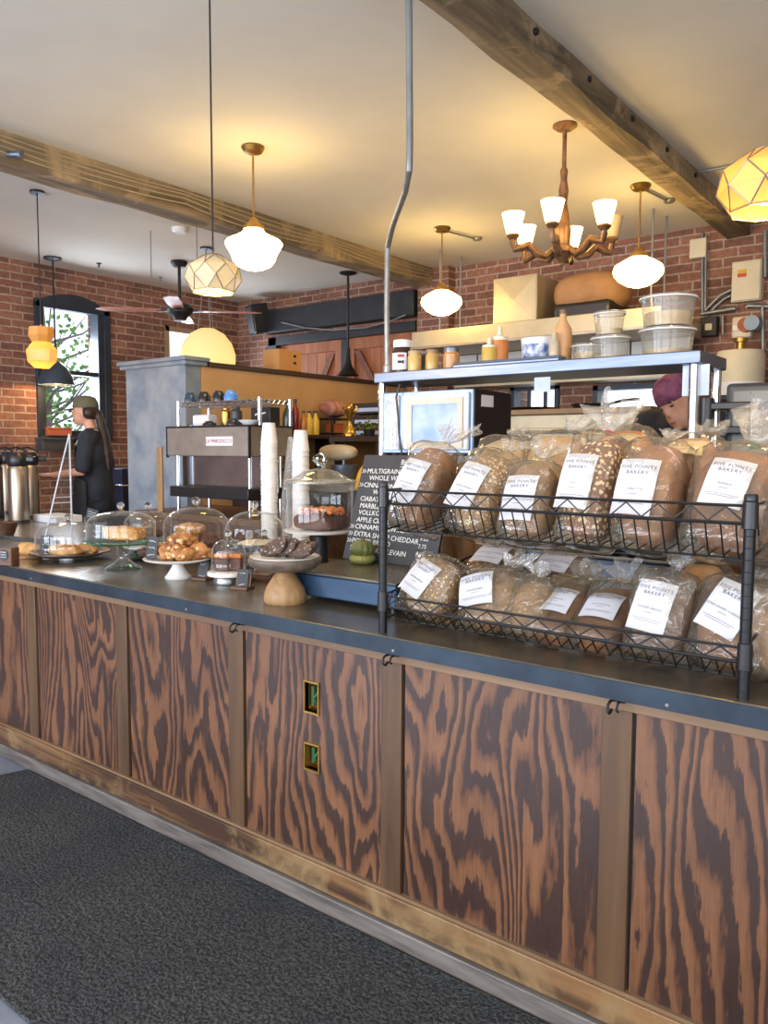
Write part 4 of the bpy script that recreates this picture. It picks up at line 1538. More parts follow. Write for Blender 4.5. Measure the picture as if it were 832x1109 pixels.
def gourd(o, c, r, h, n=12):
    vs, fs = [], []
    nu, nv = 60, 14
    for j in range(nv + 1):
        th = PI * j / nv
        for k in range(nu):
            a = 2 * PI * k / nu
            rr = r * math.sin(th) * (.86 + .14 * abs(math.cos(a * n / 2)) ** .7)
            zz = h * math.cos(th) * (1 - .25 * math.exp(-(math.sin(th) / .25) ** 2))
            vs.append((c[0] + rr * math.cos(a), c[1] + rr * math.sin(a), c[2] + zz))
    for j in range(nv):
        for k in range(nu):
            fs.append((j * nu + k, (j + 1) * nu + k, (j + 1) * nu + (k + 1) % nu, j * nu + (k + 1) % nu))
    o.add(vs, fs)


M['gourd'] = P('green gourd skin', (104, 112, 56), .5, 0, (66, 78, 38), 8)
p = at(389, 611, 'z', bz)
t = T('gourd_squash', 'round ribbed green gourd on the blue grey metal box', 'gourd', (p.x + .0, p.y + .02, bz))
o = MB()
gourd(o, (0, 0, .055), .046, .036)
o.build('squash', M['gourd'], t, ang=80)
o = MB()
gourd(o, (0, 0, .018), .05, .024, 20)
o.build('ribbed_base', P('yellow green rind', (150, 150, 82), .5, 0, (104, 112, 56), 10), t, ang=80)
MB().tube([(0, 0, .08), (.004, 0, .092), (.01, 0, .1)], [.006, .005, .004], 8).build('stem', M['walnut'], t)
p = at(371, 605, 'z', bz)
t = T('spice_tin', 'blue tin with grey lid standing behind the gourd', 'tin', (max(p.x, bx0 + .035), p.y + .06, bz))
MB().box(-.025, .025, -.02, .02, 0, .07).build('body', P('blue tin', (66, 104, 150), .4, .2), t, bevel=.004)
MB().box(-.026, .026, -.021, .021, .07, .085).build('lid', M['steel'], t, bevel=.003)
p = at(361, 596, 'y', 2.22)
tag(MB().ell((0, 0, .04), .045, .042, .04, 24, 14, amp=.12, fr=14).build('orange_pumpkin', P('dull orange rind', (176, 96, 58), .5, 0, (140, 72, 44), 8), loc=(p.x, p.y, CZ)), 'small dull orange squash behind the blue box', 'squash')

# chalkboard
cw, chh = .435, .425
cbx, cby = -2.01, 2.318
t = T('chalkboard', 'black chalkboard bread menu leaning behind the rack left post', 'chalkboard', (cbx, cby, bz + .001))
tl = R(-19)
t.rotation_euler = (tl, 0, 0)
MB().box(0, cw, 0, .012, 0, chh).build('board', M['slate'], t, bevel=.002)
o = MB()
rows = ['MULTIGRAIN', 'WHOLE WHEAT', 'CINNAMON', 'WALNUT', 'CIABATTA', 'MARBLE RYE', 'VOLLKORN', 'APPLE CIDER', 'CINNAMON SWIRL', 'EXTRA SHARP CHEDDAR', 'POWER BREAD', 'SOURDOUGH LEVAIN']
pr = ['7.50', '7.50', '', '', '6.50', '7.75', '8.00', '7.25', '8.25', '9.00', '7.75', '8.50']
mt = Matrix(((1, 0, 0, 0), (0, 0, -1, -.0012), (0, 1, 0, 0), (0, 0, 0, 1)))
o.text('BREAD', .03, 0, TR(.235, 0, chh - .03) @ mt)
o.tube([(.19, -.0015, chh - .048), (.28, -.0015, chh - .046)], .0014, 4)
for i, (a, b) in enumerate(zip(rows, pr)):
    z = chh - .068 - .0282 * i
    jit = random.uniform(-.004, .004)
    ind = .045 if i in (1, 3) else .03
    if i == 3:
        ind = .085
    o.text(a, .0275, 0, TR(ind + jit, 0, z) @ RY(R(random.uniform(-1, 2.5))) @ mt, 'LEFT')
    if b:
        o.text(b, .022, 0, TR(.345 + jit, 0, z) @ mt, 'LEFT')
    if i in (0, 2, 8, 9, 10):
        for dx in (.0, .01):
            o.tube([(.008 + dx, -.0015, z + .007), (.016 + dx, -.0015, z), (.008 + dx, -.0015, z - .007)], .0016, 4)
o.build('chalk_lettering', M['chalk'], t)

# --- paper cups
M['cup'] = P('white paper cup', (238, 236, 232), .5, 0, (230, 228, 224), 8)
cupm = MB().lathe([(0, .098), (.028, .098), (.030, .1), (.0405, .006), (.0425, .004), (.0425, 0), (.0395, 0), (.0385, .008), (.027, .092), (0, .092)], 24)
proto = None


def cups(px, y, n, label, group, dz=.0165, z0=CZ, zfix=None, up=True):
    global proto
    p = at(px, 560, 'y', y)
    for k in range(n):
        if proto is None:
            proto = tag(cupm.build('paper_cup', M['cup'], loc=(p.x, p.y, z0), ang=40), label, 'cup', group)
        else:
            c = proto.copy()
            COL.objects.link(c)
            c.location = (p.x + .0012 * math.sin(k * 1.7), p.y, z0 + dz * k)
            c['label'], c['group'] = label, group


ztop = at(292, 458, 'y', 2.72).z
cups(292, 2.72, 32, 'white paper cup in the tall upside down stack behind the domes', 'cups of the tall stack', (ztop - .1 - CZ) / 31)
ztop = at(322, 466, 'y', 2.72).z
cups(326, 2.72, 24, 'white paper cup in the sleeved stack behind the cake jar', 'cups of the sleeved stack', (ztop - .1 - CZ) / 23)
p = at(313, 560, 'y', 2.75)
sl = T('plastic_sleeve', 'crumpled clear plastic sleeve beside the second cup stack', 'plastic sleeve', (p.x, p.y, CZ))
vs, fs = [], []
hh = ztop - CZ - .03
for j in range(25):
    for k in range(20):
        a = 2 * PI * k / 20
        s = j / 24
        rr = (.05 - .03 * max(0, s - .55) / .45) * (1 + .16 * noise.noise(Vector((math.cos(a) * 3, math.sin(a) * 3, s * 6))))
        vs.append((rr * .8 * math.cos(a) + .02 * s, rr * math.sin(a) * .8, hh * s))
for j in range(24):
    for k in range(20):
        fs.append((j * 20 + k, j * 20 + (k + 1) % 20, (j + 1) * 20 + (k + 1) % 20, (j + 1) * 20 + k))
MB().add(vs, fs).build('film', M['bagtail'], sl, ang=50)
# ------------------------------------------------------------------ barista side
M['counterwood'] = GRAIN('brown bar wood', (116, 82, 58), (72, 50, 38), 'x', 1, .5)
t = T('back_bar', 'brown wooden back bar cabinet under the espresso machine', 'cabinet', (-4.3, 2.98, 0))
MB().box(0, 1.35, .03, .62, 0, 1.02).build('body', M['counterwood'], t, bevel=.004)
MB().box(-.02, 1.37, .0, .64, 1.02, 1.06).build('top', M['counterwood'], t, bevel=.004)
for k in range(3):
    d = MB().box(.03 + .44 * k, .44 + .44 * k, .012, .03, .1, .98).build('door', M['counterwood'], t, bevel=.003)
    MB().cyl((.40 + .44 * k, .012, .7), (.40 + .44 * k, -.012, .7), .012, n=12).build('knob', M['iron'], d)

EX0, EX1, EY0, EY1, EZ = -4.01, -3.28, 3.0, 3.34, 1.06
t = T('espresso_machine', 'large brushed steel espresso machine seen from its back', 'espresso machine', (EX0, EY0, EZ))
W, D = EX1 - EX0, EY1 - EY0
MB().box(.0, W, .0, D, .345, .515).build('upper_housing', M['steel2'], t, bevel=.006)
MB().box(-.004, W + .004, -.004, D + .004, .512, .522).build('top_rim', M['plastic_black'], t, bevel=.002)
MB().box(W - .006, W + .003, -.003, .012, .335, .515).build('corner_trim', M['plastic_black'], t)
MB().box(-.003, .006, -.003, .012, .335, .515).build('corner_trim', M['plastic_black'], t)
MB().box(.02, W - .02, .1, .13, .16, .345).build('mirror_panel', P('dark mirror steel', (168, 172, 178), .14, .95, (140, 146, 154), 4), t)
MB().box(.02, W - .01, .0, D - .02, .10, .165).build('drip_tray', M['plastic_black'], t, bevel=.005)
for (x, y) in ((.04, .05), (W - .05, .05), (.04, D - .05), (W - .05, D - .05)):
    MB().cyl((x, y, .0), (x, y, .345), .011, n=12).build('leg', M['chrome'], t)
b = MB().box(.37, .60, -.006, 0, .405, .458).build('badge', M['white'], t, bevel=.002)
o = MB().text('LA MARZOCCO', .031, 0, TR(.485, -.0075, .432) @ Matrix(((1, 0, 0, 0), (0, 0, -1, 0), (0, 1, 0, 0), (0, 0, 0, 1))))
o.build('lettering', P('red lettering', (176, 34, 48), .5), b)
for x in (.2, .52):
    gh = MB().cyl((x, D - .02, .33), (x, D + .06, .30), .035, n=16).cyl((x, D + .06, .30), (x, D + .06, .255), .036, n=16).build('group_head', M['chrome'], t)
    MB().cyl((x, D + .06, .265), (x, D + .2, .27), .012, n=10).build('portafilter_handle', M['plastic_black'], gh)
MB().cyl((W + .015, .2, .3), (W + .04, .18, .14), .006, n=8).build('steam_wand', M['chrome'], t)
p = at(177, 540, 'y', 2.99)
t2 = tag(MB().box(-.025, .025, 0, .016, 0, .40).build('cutting_board', M['turned'], loc=(-4.085, 2.995, EZ), bevel=.004), 'pale wooden cutting board standing left of the espresso machine', 'board')

# wire cup shelf standing over the machine
SZ = at(230, 435, 'y', 3.1).z
sx0, sx1 = at(193, 440, 'y', 3.1).x, at(308, 440, 'y', 3.42).x
sxm = at(267, 440, 'y', 3.1).x
zb = EZ + .523
t = T('wire_cup_shelf', 'chrome wire shelf with cups standing on the espresso machine', 'shelf', (sx0, 3.1, zb))
w = EX1 - .02 - sx0
for (x, y) in ((0, 0), (w, 0), (0, .24), (w, .24)):
    MB().cyl((x, y, 0), (x, y, SZ - zb + .012), .012, n=12).build('post', M['chrome'], t)
o = MB()
for y in (0, .08, .16, .24):
    o.tube([(0, y, SZ - zb), (w, y, SZ - zb)], .003, 6)
    o.tube([(0, y, SZ - zb - .022), (w, y, SZ - zb - .022)], .003, 6)
for y in (0, .24):
    o.tube([(w * i / 24, y, SZ - zb - (.022 if i % 2 else 0)) for i in range(25)], .002, 5)
for x in (0, w):
    o.tube([(x, .24 * i / 12, SZ - zb - (.022 if i % 2 else 0)) for i in range(13)], .002, 5)
for k in range(22):
    x = w * (k + .5) / 22
    o.tube([(x, 0, SZ - zb + .003), (x, .24, SZ - zb + .003)], .0015, 5)
o.build('wire_deck', M['chrome'], t)


def cup(px, y, z, label, m, r=.042, h=.06, grp='upturned cups on the wire shelf'):
    p = at(px, 430, 'y', y)
    t = T('coffee_cup', label, 'cup', (p.x, y, z), 0, grp)
    MB().lathe([(r, 0), (r * 1.02, .003), (r * .95, h * .5), (r * .7, h * .93), (r * .58, h), (r * .55, h + .006), (r * .48, h + .006), (0, h)], 24).build('bowl', m, t)
    MB().tube([(r * .9, 0, h * .3), (r * 1.4, 0, h * .32), (r * 1.45, 0, h * .6), (r * .86, 0, h * .72)], .005, 6).build('handle', m, t)


M['cupblue'] = P('slate blue ceramic', (58, 82, 106), .25, 0, (46, 66, 88), 9)
M['cupblack'] = P('black ceramic', (44, 46, 52), .25, 0, (36, 38, 42), 9)
M['cupbright'] = P('bright blue ceramic', (92, 150, 214), .25, 0, (74, 130, 200), 9)
zc = SZ + .005
cup(206, 3.2, zc, 'slate blue cup upturned at the left end of the wire shelf', M['cupblue'])
cup(221, 3.2, zc, 'black cup upturned beside the slate blue one on the shelf', M['cupblack'])
cup(237, 3.2, zc, 'black cup upturned beside the bright blue cup on the shelf', M['cupblack'])
cup(250, 3.2, zc, 'bright blue cup upturned on the wire shelf', M['cupbright'])
cup(213, 3.22, zb, 'pale blue cup under the wire shelf on the machine top', M['cupbright'], .04, .025, 'cups on the machine top')
cup(226, 3.14, zb, 'black cup under the wire shelf left of centre', M['cupblack'], .042, .025, 'cups on the machine top')
cup(252, 3.14, zb, 'grey black cup under the wire shelf right of centre', M['cupblack'], .042, .035, 'cups on the machine top')
p = at(222, 455, 'y', 3.22)
tag(MB().box(-.075, .075, -.04, .04, 0, .075).build('folded_towels', M['white'], loc=(p.x, p.y, zb), bevel=.012), 'white folded towels under the wire shelf', 'towel')
for (px, hh, m, lb) in ((245, .115, M['brass'], 'amber bottle under the wire shelf'), (256, .115, M['plastic_grey'], 'grey canister beside the amber bottle under the shelf')):
    p = at(px, 450, 'y', 3.27)
    tag(MB().lathe([(0, 0), (.035, 0), (.036, .01), (.036, hh * .8), (.022, hh * .9), (.022, hh), (0, hh)], 20).build('canister', m, loc=(p.x, p.y, zb)), lb, 'canister')
p = at(296, 450, 'y', 3.22)
t = T('black_box', 'black box with pale wave mark at the right of the wire shelf', 'box', (min(p.x, EX1 - .1), p.y, zb))
MB().box(-.08, .08, -.04, .04, 0, .105).build('body', M['plastic_black'], t, bevel=.004)
MB().tube([(-.04, -.041, .06), (-.01, -.041, .075), (.01, -.041, .066), (.045, -.041, .072)], .005, 6).build('wave_mark', M['chalk'], t)
p = at(307, 465, 'y', 3.2)
t = tag(MB().lathe([(0, 0), (.03, 0), (.06, .022), (.062, .026), (.056, .024), (0, .008)], 24).build('saucer', M['white'], loc=(EX1 - .06, 3.06, zb)), 'white saucer on the right end of the espresso machine', 'saucer')

# shelf along the half wall with jars, trays and trophy
sz = 1.56
t = T('wall_cabinet', 'dark shelf unit along the tan half wall behind the machine', 'shelf', (-4.585, 4.0, 0))
MB().box(0, .32, 0, 1.95, 1.53, sz).build('shelf_board', M['dark_wood'], t, bevel=.003)
MB().box(0, .30, 0.02, 1.93, 0, 1.1).build('cabinet_body', M['dark_wood'], t, bevel=.003)
for y in (.01, .95, 1.94):
    MB().box(0, .3, y - .01, y + .01, 1.1, 1.53).build('divider', M['dark_wood'], t)


def shelf_pos(px, x=-4.42):
    return at(px, 466, 'x', x)


def bottle(px, label, m, h, r, x=-4.42, z=sz, neck=.4, cap=None, cat='bottle', name='bottle', grp=None, liquid=None):
    p = shelf_pos(px, x) if z == sz else None
    return bottle_at(p.x, p.y, z, label, m, h, r, neck, cap, cat, name, grp)


def bottle_at(x, y, z, label, m, h, r, neck=.4, cap=None, cat='bottle', name='bottle', grp=None):
    t = T(name, label, cat, (x, y, z), 0, grp)
    MB().lathe([(0, 0), (r * .94, 0), (r, .006), (r, h * .58), (r * .9, h * .66), (r * neck, h * .82), (r * neck, h * .93), (0, h * .93)], 24).build('body', m, t, ang=50)
    MB().lathe([(0, h), (r * neck * 1.1, h), (r * neck * 1.15, h - .004), (r * neck * 1.15, h * .92), (0, h * .92)], 20).build('cap', cap or M['plastic_black'], t)
    return t


M['amber'] = P('amber syrup', (206, 138, 50), .2, 0, (180, 112, 36), 5)
M['yellow'] = P('yellow label', (226, 188, 70), .45, 0, (210, 172, 58), 8)
M['redglass'] = P('dark red glass', (150, 38, 42), .2, 0, (120, 28, 34), 6)
bottle(312, 'dark green bottle at the left end of the half wall shelf', P('bottle green', (54, 70, 52), .2), .26, .042)
bottle(320, 'slim red bottle standing on the half wall shelf', M['redglass'], .28, .03)
for k, px in enumerate((329, 335, 342)):
    bottle(px, ['yellow bottle next to the red bottle on the half wall shelf', 'yellow bottle in the middle of three on the half wall shelf', 'yellow bottle nearest the basket on the half wall shelf'][k],
           M['amber'] if k == 0 else M['yellow'], .19, .030, grp='yellow bottles on the half wall shelf', x=-4.40 + .02 * k)
p = shelf_pos(361)
t = T('wire_rack', 'dark two level rack holding a red bundle on the half wall shelf', 'rack', (p.x, p.y, sz))
o = MB()
for z in (.01, .13):
    o.box(-.12, .12, -.15, .15, z, z + .012)
for (x, y) in ((-.11, -.14), (.11, -.14), (-.11, .14), (.11, .14)):
    o.box(x - .006, x + .006, y - .006, y + .006, 0, .15)
o.build('frame', M['iron'], t)
tag(MB().ell((0, 0, .075), .1, .13, .075, 24, 14, amp=.12, fr=12).build('red_bundle', P('red striped cloth', (150, 76, 66), .8, 0, (196, 150, 130), 3, st=(1, 9, 1)), loc=(p.x, p.y, sz + .150)), 'red striped cloth bundle on top of the dark rack', 'bundle')
tag(MB().box(-.05, .05, -.06, .05, 0, .075).build('orange_box', P('orange card', (206, 112, 60), .6), loc=(p.x + .02, p.y, sz + .022), bevel=.004), 'small orange box inside the dark rack', 'box')
p = at(379, 468, 'y', 4.55)
tz = 1.46
q = at(379, 470, 'x', -3.6)
t = T('table', 'dark side table holding the trophy and plant', 'table', (-3.62, 4.62, 0))
MB().box(-.3, .45, -.25, .35, 1.5, 1.54).build('table_top', M['dark_wood'], t, bevel=.004)
for (x, y) in ((-.27, -.22), (.42, -.22), (-.27, .32), (.42, .32)):
    MB().box(x - .025, x + .025, y - .025, y + .025, 0, 1.5).build('leg', M['dark_wood'], t)
M['gold'] = P('gold metal', (214, 172, 84), .22, .9, (190, 146, 62), 8)
p = at(379, 468, 'y', 4.5)
t = T('trophy', 'small gold trophy figure on a flared base', 'trophy', (p.x, p.y, 1.541))
MB().lathe([(0, 0), (.05, 0), (.052, .015), (.034, .06), (.02, .09), (.018, .11), (0, .11)], 24).build('base', M['gold'], t)
o = MB().lathe([(0, .11), (.012, .11), (.016, .13), (.04, .18), (.046, .2), (.0, .2)], 20)
o.ell((0, 0, .215), .026, .026, .03, 14, 10)
o.tube([(.04, 0, .185), (.075, 0, .2), (.06, 0, .225)], .008, 6).tube([(-.04, 0, .185), (-.075, 0, .2), (-.06, 0, .225)], .008, 6)
o.build('figure', M['gold'], t)
M['trayblue'] = P('pale blue lid', (196, 214, 244), .35, 0, (178, 200, 236), 8)
px0 = at(384, 440, 'y', 4.75)
for k, (z0, z1) in enumerate(((1.541, 1.62), (1.625, 1.71), (1.715, 1.80))):
    t = T('tray_box', ['bottom', 'middle', 'top'][k] + ' black crate with pale blue front of the stack beside the overshelf', 'crate', (px0.x, 4.72, z0), 0, 'stacked black crates')
    MB().box(0, .32, 0, .22, 0, z1 - z0).build('crate', M['plastic_black'], t, bevel=.005)
    MB().box(.03, .3, -.006, .0, .018, .048).build('blue_front', M['trayblue'], t, bevel=.003)
p = at(400, 470, 'y', 4.44)
t = T('potted_plant', 'small trailing green plant in a dark pot below the crates', 'plant', (p.x, p.y, 1.541))
MB().lathe([(0, 0), (.035, 0), (.045, .05), (.04, .05), (0, .04)], 20).build('pot', M['iron'], t)
o = MB()
rnd = random.Random(3)
for k in range(120):
    c = Vector((rnd.gauss(0, .05), rnd.gauss(0, .04), .05 + abs(rnd.gauss(.02, .03)) - (.07 if rnd.random() < .2 else 0)))
    u = Vector((rnd.uniform(-1, 1), rnd.uniform(-1, 1), rnd.uniform(-.6, .6))).normalized() * .018
    w_ = u.orthogonal().normalized() * .01
    o.add([c - u, c + w_, c + u, c - w_], [(0, 1, 2, 3)])
o.build('leaves', P('olive leaves', (120, 126, 64), .6, 0, (84, 96, 50), 30), t)

# stand mixer with bowl
p = at(358, 520, 'y', 3.75)
mz = at(352, 524, 'y', 3.75).z
t = T('prep_table', 'dark prep table carrying the beige mixer', 'table', (p.x - .25, 3.62, 0))
MB().box(0, .75, 0, .5, mz - .04, mz).build('table_top', M['steel2'], t, bevel=.003)
for (x, y) in ((.03, .03), (.72, .03), (.03, .47), (.72, .47)):
    MB().box(x - .02, x + .02, y - .02, y + .02, 0, mz - .04).build('leg', M['iron'], t)
M['mixer'] = P('beige enamel', (196, 178, 146), .3, 0, (184, 166, 134), 6)
t = T('stand_mixer', 'beige stand mixer with a rounded head and steel bowl', 'mixer', (p.x, 3.8, mz))
o = MB().ell((.02, 0, .20), .15, .055, .05, 28, 16, pw=.8)
o.build('head', M['mixer'], t)
MB().prism([(-.12, -.05), (-.05, -.05), (-.05, .05), (-.12, .05)], .01, .17).build('column', M['mixer'], t, bevel=.015)
MB().box(-.14, .14, -.07, .07, 0, .02).build('base', M['mixer'], t, bevel=.008)
MB().lathe([(0, .022), (.05, .022), (.08, .07), (.085, .12), (.088, .122), (.08, .118), (0, .04)], 28, (.07, 0, 0)).build('bowl', M['steel'], t)
MB().cyl((.07, 0, .16), (.07, 0, .07), .012, n=12).build('beater', M['steel'], t)
p = at(384, 512, 'y', 2.62)
gx = at(387, 531, 'y', 2.73).x
gz = at(384, 531, 'y', 2.73).z
t = tag(MB().ell((0, 0, .062), .026, .022, .064, 24, 16, amp=.1, fr=16, M=RY(R(24))).build('yellow_gourd', P('yellow brown rind', (220, 166, 48), .5, 0, (146, 96, 32), 9, st=(1, 1, .4)), loc=(gx, 2.73, gz)), 'yellow and brown gourd leaning behind the chalkboard', 'gourd')
tag(MB().lathe([(0, 0), (.045, 0), (.046, gz - CZ - .004), (0, gz - CZ)], 24).build('canister', M['iron'], loc=(gx, 2.73, CZ)), 'dark canister behind the chalkboard under the yellow gourd', 'canister')

# overshelf with microwave
OX0, OX1, OY0, OY1, OZ = -2.08, -.765, 2.6, 2.9, 1.765
t = T('steel_overshelf', 'two level stainless steel overshelf above the work table', 'shelf', (OX0, OY0, CZ))
w, d = OX1 - OX0, OY1 - OY0
h = OZ - CZ
MB().box(0, w, 0, d, h - .042, h).build('top_shelf', M['steel'], t, bevel=.004)
MB().box(0, w * .52, 0, d, 1.425 - CZ - .03, 1.425 - CZ).build('lower_shelf', M['steel'], t, bevel=.003)
for (x, y) in ((.025, .025), (w - .025, .025), (.025, d - .025), (w - .025, d - .025)):
    MB().cyl((x, y, 0), (x, y, h - .04), .0165, n=16).build('post', M['chrome'], t)
t = T('work_table', 'stainless work table behind the bread rack', 'table', (-2.25, 2.64, 0))
MB().box(0, 2.4, 0, .66, .885, CZ - .002).build('table_top', M['steel'], t, bevel=.003)
MB().box(.05, 2.35, .03, .63, .3, .33).build('undershelf', M['steel2'], t)
for (x, y) in ((.05, .05), (2.35, .05), (.05, .6), (2.35, .6)):
    MB().cyl((x, y, 0), (x, y, .885), .02, n=12).build('leg', M['steel'], t)
mx0, mx1 = -2.035, -1.60
t = T('microwave', 'white fronted microwave with black side on the overshelf lower level', 'microwave', (mx0, 2.605, 1.426))
w, hgt, dd = mx1 - mx0, .255, .30
MB().box(0, w, .012, dd, .008, hgt).build('case', M['plastic_black'], t, bevel=.004)
MB().box(0, w, 0, .014, .008, hgt).build('front_frame', P('silver blue trim', (150, 176, 214), .3, .3), t, bevel=.004)
dr = MB().box(.105, w - .012, -.014, 0, .02, hgt - .012).build('door', P('off white plastic', (206, 208, 214), .45, 0, (198, 200, 206), 6), t, bevel=.01, seg=3)
o = MB()
for (a, b, c_, d_) in ((.135, .16, .03, hgt - .03), (w - .06, w - .035, .03, hgt - .03), (.16, w - .06, .03, .05), (.16, w - .06, hgt - .055, hgt - .03)):
    o.box(a, b, -.02, -.012, c_, d_)
o.build('door_window_frame', P('cream trim', (206, 194, 172), .35), dr)
MB().box(.16, w - .06, -.0155, -.012, .05, hgt - .055).build('door_window', P('blue reflection window', (128, 152, 196), .4, .1, (164, 182, 214), 9), dr)  # bluish reflection put into the door window colour
pn = MB().box(.012, .088, -.006, 0, .02, hgt - .012).build('control_panel', P('light panel', (206, 208, 212), .4, 0, (168, 170, 176), 24), t, bevel=.003)
o = MB()
for i in range(3):
    for j in range(4):
        o.cyl((.03 + .02 * i, -.006, .045 + .02 * j), (.03 + .02 * i, -.009, .045 + .02 * j), .0065, n=10)
o.build('buttons', P('pale buttons', (240, 240, 240), .4), pn)
for (x, y) in ((.03, .05), (w - .03, .05), (.03, dd - .05), (w - .03, dd - .05)):
    MB().cyl((x, y, 0), (x, y, .01), .014, n=10).build('foot', M['plastic_black'], t)
pts = [(.10, -.018, hgt + .03), (.085, -.022, hgt - .02), (.095, -.022, .16), (.1, -.022, .09), (.115, -.022, .0)]
MB().tube(pts, .0042, 8).build('power_cord', M['plastic_black'], t)
st = MB().box(w + .0005, w + .002, .06, .15, .19, .235).build('sticker', M['paper'], t)
# sheets taped at the overshelf
for (px0, px1, py0, py1, y, lb) in ((740, 768, 392, 424, 2.63, 'pale blue paper taped under the overshelf right end'), (579, 596, 409, 424, 2.62, 'small pale slip hanging from the middle of the overshelf')):
    a, b = at(px0, py0, 'y', y), at(px1, py1, 'y', y)
    tag(MB().box(0, b.x - a.x, -.0006, .0006, b.z - a.z, 0).build('paper_sheet', P('pale blue paper', (196, 212, 238), .8), loc=(a.x, y, min(a.z, OZ - .043))), lb, 'paper')

# things under the lower level, seen between the rack tiers
for k, (px, lb) in enumerate(((489, 'beige paper cup stack behind the chalkboard'), (502, 'kraft cup stack beside the chalkboard behind the rack'))):
    p = at(px, 580, 'y', 2.72)
    o = MB()
    for j in range(6):
        o.lathe([(.040, 0), (.042, .004), (.042, .022), (.044, .026), (.044, .03), (.038, .03)], 24, (0, 0, .03 * j))
    o.lathe([(0, 0), (.04, 0)], 24).lathe([(0, .178), (.038, .18)], 24)
    tag(o.build('cup_sleeve', P('kraft card', (206, 168, 128), .7, 0, (190, 150, 110), 6), loc=(p.x, p.y, CZ)), lb, 'cups')
for k, (px, w_, h_, m, lb) in enumerate(((518, .13, .15, P('cardboard', (206, 168, 118), .8, 0, (190, 150, 100), 5), 'cardboard box under the overshelf behind the rack'),
                                        (556, .12, .15, P('orange box', (222, 160, 84), .7), 'orange tan box under the overshelf behind the rack'))):
    p = at(px, 585, 'y', 2.80)
    t = T('small_carton', lb, 'box', (p.x, p.y, CZ))
    MB().box(-w_ / 2, w_ / 2, -.06, .06, 0, h_).build('carton', m, t, bevel=.003)
    MB().box(-w_ / 2 + .01, w_ / 2 - .01, -.061, .061, h_ - .001, h_ + .002).build('flap', m, t)
p = at(735, 585, 'y', 2.75)
t = T('steel_bin', 'steel food pan under the overshelf seen between the rack tiers', 'pan', (p.x - .25, 2.72, CZ))
MB().box(-.35, .25, 0, .3, 0, .14).build('pan_body', M['steel'], t, bevel=.01)
MB().box(-.37, .27, -.015, .315, .14, .148).build('rim', M['steel'], t, bevel=.003)

# items on the overshelf
OT = OZ + .001


def ospos(px, y):
    return at(px, 395, 'y', y)


def jar(px, y, r, h, label, body, lid, lidh=.018, paper=None, grp=None, name='jar'):
    p = ospos(px, y)
    t = T(name, label, 'jar', (p.x, y, OT), 0, grp)
    MB().lathe([(0, 0), (r * .95, 0), (r, .008), (r, h * .8), (r * .86, h * .88), (r * .86, h), (0, h)], 28).build('body', body, t)
    MB().lathe([(0, h + lidh), (r * .9, h + lidh), (r * .93, h + lidh - .003), (r * .93, h * .93), (0, h * .93)], 28).build('lid', lid, t)
    if paper:
        lb = MB()
        for k in range(14):
            a0, a1 = R(-100 - 70 + 140 * k / 14), R(-100 - 70 + 140 * (k + 1) / 14)
            rr = r + .001
            lb.add([(rr * math.cos(a0), rr * math.sin(a0), h * .12), (rr * math.cos(a1), rr * math.sin(a1), h * .12), (rr * math.cos(a1), rr * math.sin(a1), h * .72), (rr * math.cos(a0), rr * math.sin(a0), h * .72)], [(0, 1, 2, 3)])
        ob = lb.build('label_band', paper, t)
        return t, ob
    return t


M['cocoa'] = P('cocoa spread', (70, 44, 34), .25, 0, (58, 36, 28), 6)
t, ob = jar(436, 2.70, .042, .115, 'dark spread jar with white label and white lid on the overshelf', M['cocoa'], M['white'], .022, M['paper'])
o = MB()
for (z, m) in ((.07, 0), (.045, 1)):
    for k in range(4):
        a = R(-78 + 9 * k)
        o.ell((.0435 * math.cos(a), .0435 * math.sin(a), z), .004, .003, .006 + .002 * (k % 2), 8, 6, m)
o.build('lettering', [P('red print', (190, 40, 60), .5), P('black print', (40, 40, 44), .5)], ob)
M['honeyjar'] = P('pale golden preserve', (206, 176, 110), .25, 0, (190, 156, 92), 7)
jar(449, 2.64, .028, .072, 'pale golden jar just right of the dark spread jar', M['honeyjar'], P('tan lid', (186, 160, 116), .4), .008, grp='small jars on the overshelf')
jar(460, 2.72, .026, .076, 'dark small jar behind the pale golden jars', P('dark preserve', (96, 76, 58), .3), P('grey lid', (120, 112, 100), .4), .01, grp='small jars on the overshelf')
jar(468, 2.66, .026, .072, 'pale golden jar right of the dark small jar', M['honeyjar'], P('brown lid', (150, 118, 84), .4), .01, grp='small jars on the overshelf')
jar(489, 2.68, .033, .074, 'wide amber jar with a silver lid alone on the overshelf', P('amber preserve', (186, 136, 82), .25, 0, (166, 116, 66), 6), M['steel'], .012)


def squeeze(px, y, r, h, m, label, cap):
    p = ospos(px, y)
    t = T('squeeze_bottle', label, 'bottle', (p.x, y, OT), 0, 'squeeze bottles on the overshelf')
    MB().lathe([(0, 0), (r, 0), (r, h * .62), (r * .9, h * .68), (0, h * .68)], 24).build('body', m, t)
    MB().lathe([(r * .94, h * .66), (r * .94, h * .74), (r * .35, h * .78), (r * .2, h), (0, h)], 20).build('nozzle', cap, t)


